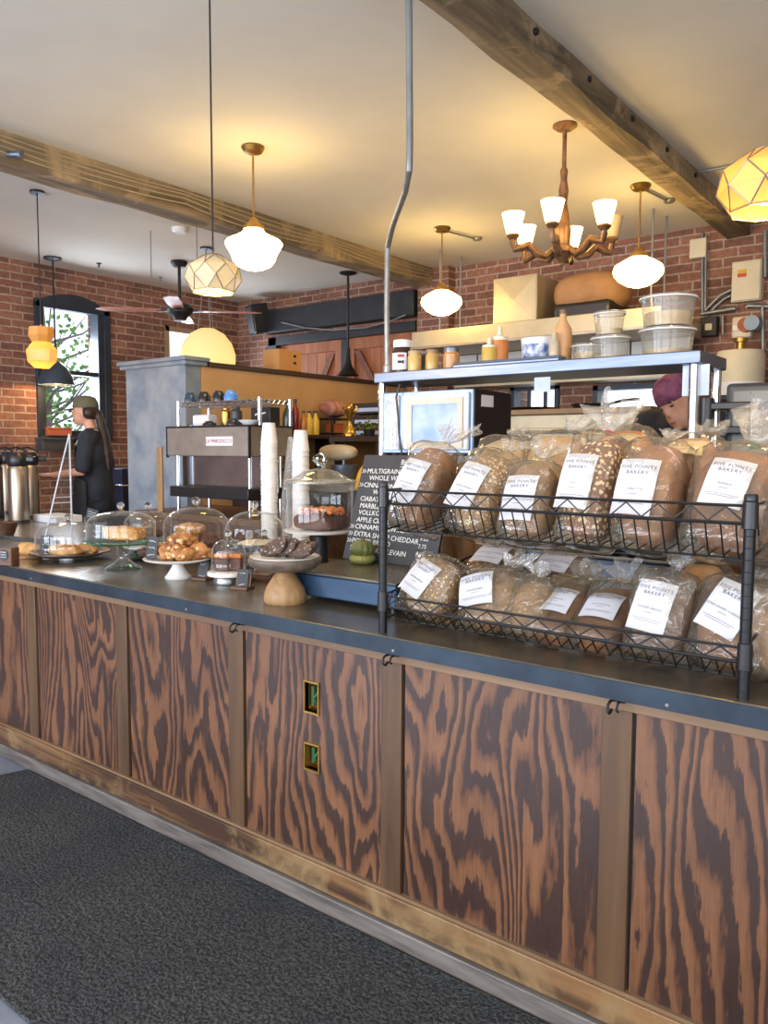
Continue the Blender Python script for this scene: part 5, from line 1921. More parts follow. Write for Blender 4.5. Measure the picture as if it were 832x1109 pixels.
M['clearplast'] = P('cloudy plastic', (226, 216, 192), .35, 0, (214, 202, 176), 5)
squeeze(530, 2.70, .030, .115, P('yellow sauce', (214, 178, 84), .3), 'short squeeze bottle of yellow sauce on the overshelf', M['clearplast'])
squeeze(541, 2.74, .034, .16, P('orange sauce', (206, 128, 66), .3), 'tall squeeze bottle of orange sauce on the overshelf', M['clearplast'])
p = ospos(545, 2.63)
a, b = ospos(495, 2.63), ospos(608, 2.63)
t = T('sheet_tray', 'thin steel baking tray lying at the overshelf front edge', 'tray', (a.x, 2.605, OT))
MB().box(0, b.x - a.x, .0, .06, 0, .006).build('tray_base', M['steel'], t)
MB().tube([(0, .003, .012), (b.x - a.x, .003, .012), (b.x - a.x, .058, .012), (0, .058, .012)], .005, 8, closed=True).build('rim', M['steel'], t)
p = ospos(584, 2.78)
t = T('food_tub', 'white tub with a blue label on the overshelf', 'tub', (p.x, 2.78, OT))
MB().lathe([(0, 0), (.06, 0), (.07, .1), (.072, .104), (0, .104)], 32).build('tub', M['white'], t)
o = MB()
for k in range(12):
    a0, a1 = R(-130 + 9 * k), R(-130 + 9 * (k + 1))
    o.add([(.0635 * math.cos(a0), .0635 * math.sin(a0), .02), (.0635 * math.cos(a1), .0635 * math.sin(a1), .02), (.0695 * math.cos(a1), .0695 * math.sin(a1), .08), (.0695 * math.cos(a0), .0695 * math.sin(a0), .08)], [(0, 1, 2, 3)])
o.build('blue_label', P('blue print', (60, 92, 150), .5, 0, (210, 218, 232), 40), t)
bx = ospos(609, 2.76)
bottle_at(bx.x, 2.76, OT, 'tall tan sauce bottle on the overshelf beside the tub', P('tan sauce', (208, 164, 116), .35, 0, (192, 146, 98), 5), .20, .034, .36, P('dark cap', (120, 92, 66), .4))
bx = ospos(600, 2.70)
bottle_at(bx.x, 2.70, OT, 'slim pale bottle in front of the tan sauce bottle', P('pale glass', (190, 176, 150), .25), .11, .02, .5, P('beige cap', (186, 166, 132), .4))
M['deli'] = GLASS('cloudy deli plastic', (232, 232, 228), 1.5, .12, .16, (226, 224, 216))
M['food'] = P('pale food', (214, 190, 140), .7, 0, (186, 158, 108), 20)


def deli(px, y, z, r, h, label, food=.3, grp='clear food containers on the overshelf'):
    p = ospos(px, y)
    t = T('food_container', label, 'container', (p.x, y, z), 0, grp)
    MB().lathe([(0, .001), (r * .88, .001), (r, h), (r * 1.06, h + .002), (r * 1.06, h + .007), (r * .9, h + .009), (0, h + .009)], 32).build('tub', M['deli'], t)
    MB().lathe([(0, .004), (r * .84, .004), (r * .86, h * food), (0, h * food)], 24).build('contents', M['food'], t)
    MB().lathe([(r * .97, h * .96), (r * 1.08, h * .97), (r * 1.08, h * 1.02), (r * .97, h * 1.02)], 32).build('lid_rim', P('cloudy rim', (224, 222, 214), .35), t)
    return z + h + .012


z2 = deli(636, 2.74, OT, .055, .055, 'low clear container of food beside the tan bottle', .6)
z2 = deli(661, 2.74, OT, .066, .075, 'lower clear container of the left pair on the overshelf', .2)
deli(659, 2.74, z2, .052, .075, 'upper small clear container of the left pair on the overshelf', .3)
z2 = deli(722, 2.74, OT, .088, .085, 'lower wide round container of the right pair on the overshelf', .25)
deli(722, 2.74, z2, .088, .095, 'upper wide round container of the right pair on the overshelf', .5)

# conduit from ceiling down to the overshelf
yy = 2.18
q = [at(419.5, 404, 'y', 2.66), at(419, 330, 'y', 2.66), at(420, 268, 'y', 2.66), at(425, 246, 'y', 2.56), at(439, 207, 'y', 2.26), at(443.5, 184, 'y', yy), at(444, 150, 'y', yy), at(443, 0, 'y', yy)]
q[0].z = OT
q.append(Vector((q[-1].x, yy, ZC)))
t = T('electrical_conduit', 'bent grey conduit running from the ceiling down to the overshelf', 'conduit', (0, 0, 0))
pts = []
for i in range(len(q) - 1):
    for k in range(4):
        pts.append(q[i].lerp(q[i + 1], k / 4))
pts.append(q[-1])
MB().tube(pts, .0115, 12).build('pipe', M['galv'], t)
MB().lathe([(0, 0), (.017, 0), (.017, .03), (.012, .034), (0, .034)], 16, tuple(q[0])).build('coupling', M['galv'], t)

# airpots on the bend of the counter
M['airsteel'] = P('brushed airpot steel', (176, 164, 146), .3, .85, (128, 118, 104), 3, st=(8, 8, .3))
for k, (px, y, lb) in enumerate(((-6, 2.9, 'steel airpot with black pump lid at the frame edge'), (9, 3.2, 'steel airpot with black pump lid left of the row centre'),
                                (21, 2.84, 'steel airpot with black pump lid right of the row centre'), (33, 3.08, 'steel airpot with black pump lid nearest the barista'))):
    p = at(px, 560, 'y', y)
    if k == 0:
        t0 = T('coffee_airpot', lb, 'airpot', (p.x, y, CZ), 0, 'coffee airpots on the counter bend')
        MB().lathe([(0, 0), (.066, 0), (.068, .01), (.068, .38), (.06, .4), (0, .4)], 32).build('body', M['airsteel'], t0, ang=40)
        hd = MB().lathe([(0, .4), (.062, .4), (.07, .415), (.07, .47), (.055, .495), (0, .5)], 28).build('pump_lid', M['plastic_black'], t0, ang=40)
        MB().box(.04, .12, -.02, .02, .43, .47).build('spout', M['plastic_black'], hd, bevel=.008)
        MB().tube([(-.07, 0, .45), (-.085, 0, .52), (0, 0, .535), (.07, 0, .5)], .007, 8).build('carry_handle', M['plastic_black'], t0)
        MB().lathe([(.066, 0), (.072, 0), (.072, .018), (.068, .02)], 28).build('base_ring', M['plastic_black'], t0)
    else:
        dup(t0, (p.x, y, CZ), R(20 * k), lb)
p = at(62, 552, 'y', 3.05)
tag(MB().box(-.16, .16, -.1, .1, 0, .05).build('napkin_stack', M['paper'], loc=(p.x, p.y, CZ), bevel=.004), 'low stack of white napkins on the counter bend', 'napkins')
p = at(62, 466, 'x', XL + .02)
t = T('plant_pot', 'terracotta planter on the arched window sill', 'planter', (XL + .02, p.y, 1.561))
MB().box(-.06, .05, -.12, .12, 0, .075).build('pot', M['terracotta'], t, bevel=.006)
MB().box(-.066, .056, -.126, .126, .06, .078).build('rim', M['terracotta'], t, bevel=.003)
a, b = at(45, 474, 'x', XL + .1), at(78, 488, 'x', XL + .1)
t = T('window_box', 'dark grey box shelf fixed under the arched window', 'planter', (XL, a.y, b.z))
MB().box(.002, .12, 0, b.y - a.y, 0, a.z - b.z).build('box', M['plastic_grey'], t, bevel=.005)
MB().box(.002, .13, -.008, b.y - a.y + .008, a.z - b.z - .02, a.z - b.z).build('lip', M['plastic_grey'], t, bevel=.003)
p = at(131, 507, 'y', 4.3)
t = T('utility_bin', 'navy blue bin with pale rim behind the barista', 'bin', (p.x, 4.3, .17))
MB().box(-.10, .16, -.1, .25, 0, p.z - .17).build('bin_body', M['navy'], t, bevel=.01)
MB().box(-.11, .17, -.11, .26, p.z - .17 - .16, p.z - .17 - .145).build('rim', M['chrome'], t, bevel=.003)
# cardboard box on the half wall
p = at(309, 402, 'x', HX - .06)
t = T('cardboard_box', 'open tan box with handle holes on top of the half wall', 'box', (HX - .06, p.y, 2.076))
MB().box(-.09, .09, -.16, .1, 0, .165).build('carton', P('tan card', (206, 152, 92), .8, 0, (194, 138, 80), 4), t, bevel=.003)
MB().ell((.0905, .02, .12), .003, .018, .012, 12, 8).ell((.0905, .02, .065), .003, .018, .012, 12, 8).build('handle_hole', M['plastic_black'], t)
# wall speaker by the lintel
p = at(279, 345, 'y', YB - .18)
t = T('wall_speaker', 'black loudspeaker tilted in the corner beside the lintel', 'speaker', (p.x, YB - .17, p.z))
m = RZ(R(-22)) @ RX(R(10))
MB().box(-.1, .1, -.09, .09, -.16, .15, M=m).build('cabinet', M['plastic_black'], t, bevel=.008)
MB().box(-.085, .085, -.1, -.09, -.14, .13, M=m).build('grille', M['plastic_grey'], t, bevel=.004)
MB().cyl((0, .05, 0), (0, .168, 0), .02, n=10).build('bracket', M['iron'], t)
# ------------------------------------------------------------------ lamps
M['glow'] = EM('lit milk glass', (255, 212, 128), 19.0)
M['glow2'] = EM('lit frosted shade', (255, 210, 124), 17)
M['bulb'] = EM('lit bulb', (255, 228, 176), 12)


def schoolhouse(px, py, gx, gy, kind, label, arm):
    """canopy seen at (px,py) on the ceiling, globe centre seen at (gx,gy)"""
    c = at(px, py, 'z', ZC - .01)
    d = (c - CAM).dot(FW)
    g = dep(gx, gy, d)
    t = T('pendant_lamp', label, 'lamp', (c.x, c.y, g.z), 0, 'milk glass schoolhouse pendants')
    H = ZC - g.z
    MB().lathe([(0, H), (.06, H), (.064, H - .008), (.05, H - .03), (.014, H - .036), (0, H - .036)], 24).build('canopy', M['brass'], t)
    r = .155
    if kind == 'tall':
        pr = [(.05, .125), (.054, .112), (.07, .095), (.105, .075), (.148, .055), (.158, .042), (.155, .03), (.138, .002), (.124, -.025), (.116, -.05), (.098, -.075), (.06, -.094), (.03, -.102), (0, -.103)]
    else:
        pr = [(.05, .09), (.06, .08), (.1, .06), (.145, .03), (.155, 0), (.148, -.025), (.118, -.06), (.07, -.088), (.03, -.1), (0, -.102)]
    zt = pr[0][1]
    MB().cyl((0, 0, zt + .03), (0, 0, H - .03), .006, n=10).build('stem', M['brass'], t)
    MB().lathe([(0, zt + .06), (.016, zt + .055), (.03, zt + .03), (.056, zt + .012), (.058, zt - .008), (.05, zt - .01)], 24).build('fitter', M['brass'], t)
    MB().lathe(pr, 36).build('globe', M['glow'], t, ang=60)
    if arm:
        a = at(arm[0], arm[1], 'z', ZC - .015) - c
        ob = MB().tube([(0, 0, H - .016), (a.x, a.y, H - .016)], .008, 8).lathe([(0, .008), (.035, .008), (.038, 0), (.03, -.012), (0, -.012)], 16, (a.x, a.y, H - .012)).build('ceiling_arm', M['galv'], t)
    return t


schoolhouse(274, 161, 277, 270, 'tall', 'schoolhouse pendant with stepped globe nearest the left beam', None)
schoolhouse(479, 248, 480, 326, 'flat', 'schoolhouse pendant above the overshelf left end', (517, 259))
schoolhouse(694, 202, 693, 292, 'flat', 'schoolhouse pendant right of the chandelier', (725, 218))

# chandelier
c = at(612, 137, 'z', ZC - .008)
d = (c - CAM).dot(FW)
px = d / FPX
base = dep(609, 282, d)
t = T('chandelier', 'bronze six arm chandelier with frosted white cup shades', 'chandelier', (c.x, c.y, base.z))
H = ZC - base.z
MB().lathe([(0, H), (.06, H), (.062, H - .01), (.04, H - .025), (.012, H - .03), (0, H - .03)], 24).build('canopy', M['bronze'], t)
MB().lathe([(0, .2), (.034, .2), (.03, .24), (.018, .30), (.026, .36), (.016, .42), (.02, .46), (.011, .48), (.011, H - .03), (0, H - .03)], 16).build('stem', M['bronze'], t)
MB().lathe([(0, -.02), (.012, -.015), (.01, 0), (.03, .02), (.06, .05), (.058, .075), (.04, .09), (.042, .17), (.034, .2), (0, .2)], 20).build('hub', M['bronze'], t)
for k in range(6):
    a = R(-75.5 + 60 * k)
    ca, sa = math.cos(a), math.sin(a)
    rad = [(.05, .06), (.09, .03), (.14, .045), (.18, .085), (.22, .07), (.255, .06), (.265, .09), (.262, .115)]
    am = MB().tube([(r * ca, r * sa, z) for (r, z) in rad], [.015, .018, .02, .021, .02, .018, .015, .012], 10)
    ob = am.build('arm', M['bronze'], t)
    cx, cy = .262 * ca, .262 * sa
    MB().lathe([(0, .11), (.02, .11), (.034, .125), (.03, .135), (0, .135)], 18, (cx, cy, 0)).build('cup', M['bronze'], ob)
    MB().lathe([(0, .136), (.03, .136), (.036, .15), (.056, .235), (.058, .238), (.053, .236), (.034, .152), (0, .142)], 26, (cx, cy, 0)).build('shade', M['glow2'] if k != 2 else P('unlit frosted glass', (226, 196, 146), .4), ob, ang=60)

# faceted glass pendants
M['facet'] = SHADE('amber grey faceted glass', (186, 178, 152), .2, .90)
M['facet_amber'] = SHADE('amber faceted glass', (226, 164, 84), .14, .84)
M['lead'] = P('pewter seam', (150, 138, 112), .4, .6)


def faceted(cx, cy, d, r, label, m, cordtop=True, n=8, seams=True):
    """faceted shade seen centred at (cx,cy) at depth d"""
    g = dep(cx, cy, d)
    t = T('faceted_pendant', label, 'lamp', (g.x, g.y, g.z), R(10), 'faceted glass pendants')
    h = r * .62
    rings = [(r * .36, h), (r * .92, h * .38), (r, -h * .28), (r * .74, -h)]
    vs, fs = [], []
    for j, (rr, z) in enumerate(rings):
        for k in range(n):
            a = 2 * PI * (k + .5 * (j % 2)) / n
            vs.append((rr * math.cos(a), rr * math.sin(a), z))
    ed = []
    for j in range(3):
        for k in range(n):
            k2 = (k + 1) % n
            A, B = j * n, (j + 1) * n
            if j % 2 == 0:
                fs += [(A + k, A + k2, B + k), (A + k2, B + k2, B + k)]
                ed += [(A + k, B + k), (A + k2, B + k)]
            else:
                fs += [(A + k, B + k2, B + k), (A + k, A + k2, B + k2)]
                ed += [(A + k, B + k), (A + k, B + k2)]
    MB().add(vs, fs).build('shade', m, t, ang=5)
    o = MB()
    for a, b in ed:
        o.tube([vs[a], vs[b]], r * .018, 5)
    for j in (0, 3):
        o.tube(vs[j * n:(j + 1) * n], r * .022, 5, closed=True)
    o.build('seam_frame', M['lead'], t)
    MB().lathe([(0, h + r * .1), (r * .2, h + r * .08), (r * .38, h)], 16).build('cap', M['lead'], t)
    MB().ell((0, 0, -h * .3), r * .34, r * .34, r * .3, 20, 14).build('bulb', M['bulb'], t)
    H = ZC - g.z
    MB().cyl((0, 0, h + r * .08), (0, 0, H - .02), .0032, n=8).build('cord', M['plastic_black'], t)
    MB().lathe([(0, H), (.05, H), (.05, H - .015), (0, H - .02)], 20).build('canopy', M['iron'], t)
    return t


faceted(231, 297, 2.75, .098, 'grey and amber faceted glass pendant over the counter', M['facet'])
faceted(832, 196, 1.8, .108, 'amber faceted pendant cropped at the upper right', M['facet_amber'])

# two tier amber pendant and black dome by the arched window
g = at(40, 207, 'z', ZC)
d = (g - CAM).dot(FW)
u = dep(45, 380, d)
t = T('amber_pendant', 'two tier amber glass pendant hanging near the arched window', 'lamp', (g.x, g.y, u.z))
H = ZC - u.z
k = d / FPX
M['ambglow'] = SHADE('amber glass', (240, 192, 108), .12, .5)
MB().lathe([(.007, 30 * k), (.008 * 1, 28 * k), (13 * k, 27 * k), (14 * k, 18 * k), (10 * k, 11 * k)], 8).build('upper_shade', M['ambglow'], t, ang=5)
MB().lathe([(10 * k, 11 * k), (17 * k, 2 * k), (15.5 * k, -10 * k), (8 * k, -17 * k)], 8).build('lower_shade', M['ambglow'], t, ang=5)
MB().ell((0, 0, -4 * k), 3.6 * k, 3.6 * k, 4.5 * k, 14, 10).build('bulb', M['bulb'], t)
MB().cyl((0, 0, 28 * k), (0, 0, H - .01), .004, n=8).build('cord', M['plastic_black'], t)
MB().lathe([(0, H), (.045, H), (.045, H - .015), (0, H - .018)], 20).build('canopy', M['iron'], t)
g = at(57, 279, 'z', ZC)
d = (g - CAM).dot(FW)
k = d / FPX
u = dep(64, 416, d)
t = T('dome_pendant', 'matt black dome pendant in front of the arched window', 'lamp', (g.x, g.y, u.z))
H = ZC - u.z
MB().lathe([(.004, 27 * k), (3 * k, 26 * k), (5 * k, 24 * k), (12 * k, 18 * k), (17 * k, 9 * k), (19 * k, 0), (18.4 * k, 0), (16 * k, 9 * k), (11 * k, 16 * k), (0, 20 * k)], 36).build('shade', P('blue black enamel', (58, 70, 82), .35, 0, (48, 58, 68), 8), t, ang=60)
MB().cyl((0, 0, 26 * k), (0, 0, H - .02), .008, n=8).build('stem', M['iron'], t)
MB().lathe([(0, H), (.075, H), (.075, H - .012), (.02, H - .03), (0, H - .03)], 20).build('canopy', M['iron'], t)
MB().ell((0, 0, 7 * k), 5 * k, 5 * k, 6 * k, 14, 10).build('bulb', M['bulb'], t)

# large half round glowing pendant behind the column
d = 6.6
u = dep(225, 384, d)
k = d / FPX
t = T('bowl_pendant', 'large glowing cream globe pendant hung on cords beyond the column', 'lamp', (u.x, u.y, u.z))
H = ZC - u.z
MB().lathe([(0, 28 * k), (8 * k, 27.5 * k), (18 * k, 22 * k), (26 * k, 12 * k), (30 * k, 0), (29 * k, -14 * k), (22 * k, -24 * k), (0, -28 * k)], 36).build('globe', SHADE('ribbed cream paper', (250, 234, 196), .03, .35), t, ang=60)
MB().ell((0, 0, -12 * k), 8 * k, 8 * k, 8 * k, 18, 12).build('bulb', M['bulb'], t)
for a in (0, 120, 240):
    x, y = 10 * k * math.cos(R(a)), 10 * k * math.sin(R(a))
    MB().tube([(x, y, 27 * k), (x * .2, y * .2, 27 * k + .45), (0, 0, H)], .003, 6).build('cord', M['galv'], t)
MB().lathe([(0, H), (.05, H), (.05, H - .015), (0, H - .018)], 20).build('canopy', M['iron'], t)

# ceiling fan
g = at(194, 283, 'z', ZC)
d = (g - CAM).dot(FW)
u = dep(194, 336, d)
t = T('ceiling_fan', 'ceiling fan with reddish wooden blades and a dark motor', 'fan', (g.x, g.y, u.z))
H = ZC - u.z
MB().lathe([(0, H), (.07, H), (.075, H - .015), (.05, H - .05), (.018, H - .06), (0, H - .06)], 24).build('canopy', M['iron'], t)
MB().cyl((0, 0, .06), (0, 0, H - .05), .014, n=12).build('down_rod', M['iron'], t)
MB().lathe([(0, .075), (.05, .07), (.1, .05), (.12, .02), (.11, -.02), (.07, -.05), (.05, -.085), (0, -.095)], 32).build('motor', M['iron'], t)
bl = GRAIN('reddish blade wood', (196, 132, 108), (156, 98, 80), 'x', 1, .45)
for kx in range(4):
    a = R(37.9 + 8 + 90 * kx)
    o = MB().prism([(.16, -.05), (.4, -.065), (.66, -.06), (.72, 0), (.66, .06), (.4, .065), (.16, .05)], -.004, .004, M=RZ(a) @ RX(R(5)))
    b = o.build('blade', bl, t, bevel=.002)
    MB().box(.08, .2, -.02, .02, -.008, .004, M=RZ(a)).build('blade_iron', M['iron'], b)

# industrial pendant in front of the barn doors
g = at(377, 295, 'z', ZC)
d = (g - CAM).dot(FW)
k = d / FPX
u = dep(378, 406, d)
t = T('cone_pendant', 'dark metal cone pendant in front of the barn doors', 'lamp', (g.x, g.y, u.z))
H = ZC - u.z
MB().lathe([(.0, 30 * k), (2.2 * k, 30 * k), (2.6 * k, 20 * k), (4 * k, 12 * k), (8 * k, 5 * k), (12 * k, 0), (11.5 * k, 0), (7 * k, 5 * k), (0, 9 * k)], 28).build('shade', M['iron'], t, ang=60)
MB().cyl((0, 0, 30 * k), (0, 0, H - .02), .012, n=8).build('stem', M['iron'], t)
MB().lathe([(0, H), (.08, H), (.08, H - .012), (.02, H - .03), (0, H - .03)], 20).build('canopy', M['iron'], t)

# thin rods, detector, sprinklers
for (x, y0, lb) in ((163, 250, 'thin grey cable hanging from the ceiling left of the fan'), (213, 246, 'thin grey cable hanging beside the grey faceted pendant')):
    a = at(x, y0, 'z', ZC)
    b = dep(x + 3, y0 + 55, (a - CAM).dot(FW))
    tag(MB().cyl((0, 0, b.z - a.z), (0, 0, 0), .004, n=6).build('hanging_cable', M['galv'], loc=(a.x, a.y, ZC)), lb, 'cable', 'thin hanging cables')
p = at(195, 247, 'z', ZC)
tag(MB().lathe([(0, 0), (.06, 0), (.06, -.02), (.045, -.035), (0, -.035)], 24).build('smoke_detector', M['white'], loc=(p.x, p.y, ZC)), 'round white smoke detector on the ceiling beyond the left beam', 'detector')
for (x, y, lb) in ((107, 285, 'small sprinkler head on the ceiling near the arched window'), (174, 300, 'flat ceiling vent disc near the fan canopy')):
    p = at(x, y, 'z', ZC)
    tag(MB().lathe([(0, 0), (.022, 0), (.022, -.006), (.007, -.01), (.008, -.03), (.016, -.034), (0, -.036)], 16).build('sprinkler_head', M['iron'] if x == 107 else M['galv'], loc=(p.x, p.y, ZC)), lb, 'sprinkler')


def lamp_point(name, loc, power, col, r=.04):
    l = bpy.data.lights.new(name, 'POINT')
    l.energy = power
    l.color = lin(col)[:3]
    l.shadow_soft_size = r
    o = bpy.data.objects.new(name, l)
    COL.objects.link(o)
    o.location = loc
    return o


b = [o for o in bpy.data.objects if o.name == 'dome_pendant'][0]
lamp_point('dome_pendant_bulb_light', (b.location.x, b.location.y, b.location.z + .02), 22, (255, 206, 140))
b = [o for o in bpy.data.objects if o.name == 'amber_pendant'][0]
lamp_point('amber_pendant_bulb_light', (b.location.x, b.location.y, b.location.z - .2), 8, (255, 196, 110))
for b in [o for o in bpy.data.objects if o.name.startswith('faceted_pendant')]:
    lamp_point('faceted_bulb_light', (b.location.x, b.location.y, b.location.z - .10), 9, (255, 206, 130), .03)
# ------------------------------------------------------------------ kitchen
HY = 5.25
a0, a1 = at(446, 360, 'y', HY), at(700, 332, 'y', HY)
hz1, hz0 = a0.z, at(446, 377, 'y', HY).z
t = T('range_hood', 'long cream steel extraction hood along the kitchen back wall', 'hood', (a0.x, HY, hz0))
w = a1.x - a0.x + .1
hh = hz1 - hz0
MB().box(0, w, 0, .9, 0, hh).build('canopy', M['hoodsteel'], t, bevel=.006)
MB().box(-.004, w + .004, -.006, .02, -.016, .006).build('lip', M['steel2'], t, bevel=.003)
for k, (px, py) in enumerate(((467, 272), (488, 280), (708, 226), (722, 234))):
    p = at(px, py, 'z', ZC)
    xx = min(max(p.x, a0.x + .05), a0.x + w - .05)
    yy = min(max(p.y, HY + .08), YB - .1)
    MB().cyl((xx - a0.x, yy - HY, hh), (xx - a0.x, yy - HY, ZC - hz0), .008, n=8).build('hanger_rod', M['galv'], t)
b0, b1 = at(534, 347, 'y', 5.40), at(582, 296, 'y', 5.40)
t = T('duct_box', 'square cream sheet metal duct box standing on the hood', 'duct', (b0.x, 5.40, hz1 + .002))
MB().box(0, b1.x - b0.x, 0, .36, 0, b1.z - hz1).build('box', M['hoodsteel'], t, bevel=.004)
ww, h2 = b1.x - b0.x, b1.z - hz1
MB().add([(.01, -.002, .01), (ww - .01, -.002, .01), (ww / 2, -.014, h2 / 2), (.01, -.002, h2 - .01), (ww - .01, -.002, h2 - .01)], [(0, 1, 2), (1, 4, 2), (4, 3, 2), (3, 0, 2)]).build('cross_broken_face', M['hoodsteel'], t, ang=2)
p0, p1 = at(603, 345, 'y', 5.6), at(680, 338, 'y', 5.6)
t = T('wrapped_duct', 'rounded tan duct section with dark underside lying on the hood', 'duct', ((p0.x + p1.x) / 2, 5.62, hz1 + .002))
L = (p1.x - p0.x) / 2
MB().ell((0, 0, .2), L, .22, .15, 28, 14, pw=.75).build('duct', P('tan duct wrap', (168, 126, 86), .7, 0, (140, 102, 68), 4), t)
MB().box(-L * .8, L * .8, -.21, .2, 0, .12).build('dark_base', M['plastic_black'], t, bevel=.03)
# white tiled band behind the hood opening, pass shelf and oven
o = MB().box(a0.x, a0.x + w, 5.9, 5.93, 1.98, hz0 - .02)
t = T('splash_panel', 'pale steel splash panels with dark joints under the hood', 'panel', (0, 0, 0))
n = 9
for k in range(n):
    xa, xb = a0.x + w * k / n, a0.x + w * (k + 1) / n
    MB().box(xa + .008, xb - .008, 5.9, 5.92, 2.02, hz0 - .005).build('splash_sheet', P('white enamel', (206, 202, 192), .35, 0, (196, 192, 182), 4), t)
MB().box(a0.x, a0.x + w, 5.925, 5.935, 2.02, hz0 - .005).build('backing', M['plastic_grey'], t)
MB().box(a0.x + .0, a0.x + w, 5.88, 6.19, 1.985, 2.02).build('ledge', M['hoodsteel'], t)
for x in (a0.x + .05, a0.x + w - .05):
    MB().box(x - .03, x + .03, 5.95, 6.19, 0, 1.985).build('upright', M['steel2'], t)
oy = 4.35
p0, p1 = at(560, 446, 'y', oy), at(692, 440, 'y', oy)
t = T('deck_oven', 'beige steel deck oven with a shelf ledge in the kitchen', 'oven', (p0.x - .3, oy, 0))
wv = p1.x - p0.x + .35
zt = p0.z
MB().box(0, wv, .03, .8, 0.1, zt - .02).build('body', M['hoodsteel'], t, bevel=.006)
MB().box(-.02, wv + .02, 0, .82, zt - .02, zt + .012).build('top_ledge', P('brown ledge', (150, 118, 82), .5), t, bevel=.004)
for z in (zt - .16, zt - .42, zt - .7):
    dd = MB().box(.06, wv - .06, .012, .03, z - .06, z + .06).build('oven_door', M['hoodsteel'], t, bevel=.005)
    MB().tube([(.12, .012, z + .035), (.12, -.018, z + .035), (wv - .12, -.018, z + .035), (wv - .12, .012, z + .035)], .01, 8).build('door_handle', M['steel'], dd)
for x in (.05, wv - .05):
    for y in (.08, .75):
        MB().cyl((x, y, 0), (x, y, .1), .03, n=12).build('leg', M['iron'], t)
p = at(577, 441, 'y', 4.6)
tag(MB().lathe([(0, 0), (.08, 0), (.16, .018), (.165, .022), (.155, .02), (0, .006)], 28).build('serving_plate', M['iron'], loc=(p.x, 4.6, zt + .0125)), 'wide dark plate on the oven ledge below the paned window', 'plate')
t = T('pot_lid', 'flat dark pan on the oven ledge beside the cook', 'pan', (at(640, 438, 'y', 4.6).x, 4.6, zt + .0125))
MB().lathe([(0, 0), (.1, 0), (.12, .035), (.112, .033), (.095, .006), (0, .006)], 28).build('pan_body', M['iron'], t)
MB().tube([(.11, 0, .03), (.2, 0, .05), (.3, 0, .055)], .009, 8).build('handle', M['iron'], t)

# right end of the back wall: panel box, valve, tank, pipes
def BX(px, py, y=6.12):
    return at(px, py, 'y', y)


p0, p1 = BX(792, 328), BX(826, 280)
t = T('electrical_cabinet', 'cream electrical cabinet with a yellow and red sticker on brick', 'cabinet', (p0.x, YB - .11, p0.z))
w, h = p1.x - p0.x, p1.z - p0.z
MB().box(0, w, .02, .11, 0, h).build('cabinet', M['cream'], t, bevel=.004)
MB().box(.006, w - .006, .006, .02, .006, h - .006).build('door', M['cream'], t, bevel=.004)
MB().box(w * .22, w * .52, .002, .006, h * .68, h * .78).build('yellow_sticker', P('yellow sticker', (230, 180, 40), .5), t)
MB().box(w * .22, w * .52, .002, .006, h * .60, h * .68).build('red_sticker', P('red sticker', (196, 62, 40), .5), t)
p0, p1 = BX(793, 367), BX(815, 342)
t = T('gas_valve', 'cream square valve box with a pale round gauge below the electrical cabinet', 'valve', (p0.x, YB - .13, p0.z))
w, h = p1.x - p0.x, p1.z - p0.z
MB().box(0, w, .02, .12, 0, h).build('valve_body', M['cream'], t, bevel=.014)
MB().box(w * .1, w * .5, .012, .02, h * .35, h * .6).build('plate', M['white'], t, bevel=.002)
MB().cyl((w * .78, .03, h * .55), (w * .78, -.03, h * .55), .05, n=24).build('red_cap', M['terracotta'], t)
MB().cyl((w * 1.12, .06, h * .6), (w * 1.12, -.035, h * .6), .052, n=24).build('gauge', P('pale gauge', (128, 150, 168), .4), t)
p = BX(801, 410, 6.0)
t = T('water_tank', 'cream and white round water tank under the valve box', 'tank', (p.x, 6.0, p.z - .12))
MB().lathe([(0, 0), (.155, 0), (.16, .02), (.16, .1), (.162, .11), (.162, .28), (.15, .31), (0, .315)], 36).build('tank', M['cream'], t)
MB().lathe([(.161, .0), (.163, 0), (.163, .09), (.161, .09)], 36).build('white_band', M['white'], t)
MB().lathe([(0, .315), (.03, .315), (.03, .37), (.045, .375), (.045, .4), (0, .41)], 20).build('brass_fitting', M['brass'], t)
MB().box(-.14, .14, -.12, .19, -.03, 0).build('bracket_shelf', M['iron'], t)
pipes = (
    ([(761, 252), (761, 338)], .011, 'vertical pipe running up the brick beside the cream box'),
    ([(765, 255), (764, 336)], .010, 'thin vertical conduit just right of the tall pipe'),
    ([(760, 340), (797, 334)], .016, 'level pipe from the tall conduit to the valve box'),
    ([(808, 333), (811, 331), (840, 332)], .016, 'level pipe leaving the valve box at the right'),
    ([(826, 331), (827, 405)], .013, 'vertical pipe right of the water tank'),
    ([(764, 336), (772, 328), (780, 320), (792, 314)], .012, 'upper curved grey conduit sweeping to the electrical cabinet'),
    ([(766, 342), (775, 332), (784, 324), (792, 320)], .012, 'lower curved grey conduit sweeping to the electrical cabinet'),
    ([(783, 342), (783, 362)], .010, 'short vertical pipe left of the valve box'),
    ([(829, 250), (829, 300)], .014, 'grey conduit dropping beside the right beam end'),
)
for k, (pp, r, lb) in enumerate(pipes):
    yy = YB - .03 - .012 * (k % 3)
    q = [at(a, b, 'y', yy) for a, b in pp]
    tag(MB().tube(q, r, 10).build('wall_pipe', M['galv'], ang=60), lb, 'pipe', 'pipes on the kitchen brick wall')
p = BX(755, 268)
tag(MB().box(-.06, .06, -.03, .03, -.07, .07).build('junction_box', M['cream'], loc=(p.x, YB - .032, p.z), bevel=.006), 'small cream junction box high on the kitchen brick', 'box')
p = BX(767, 355)
t = T('switch_box', 'dark switch with cream body beside the tall pipe', 'switch', (p.x, YB - .045, p.z))
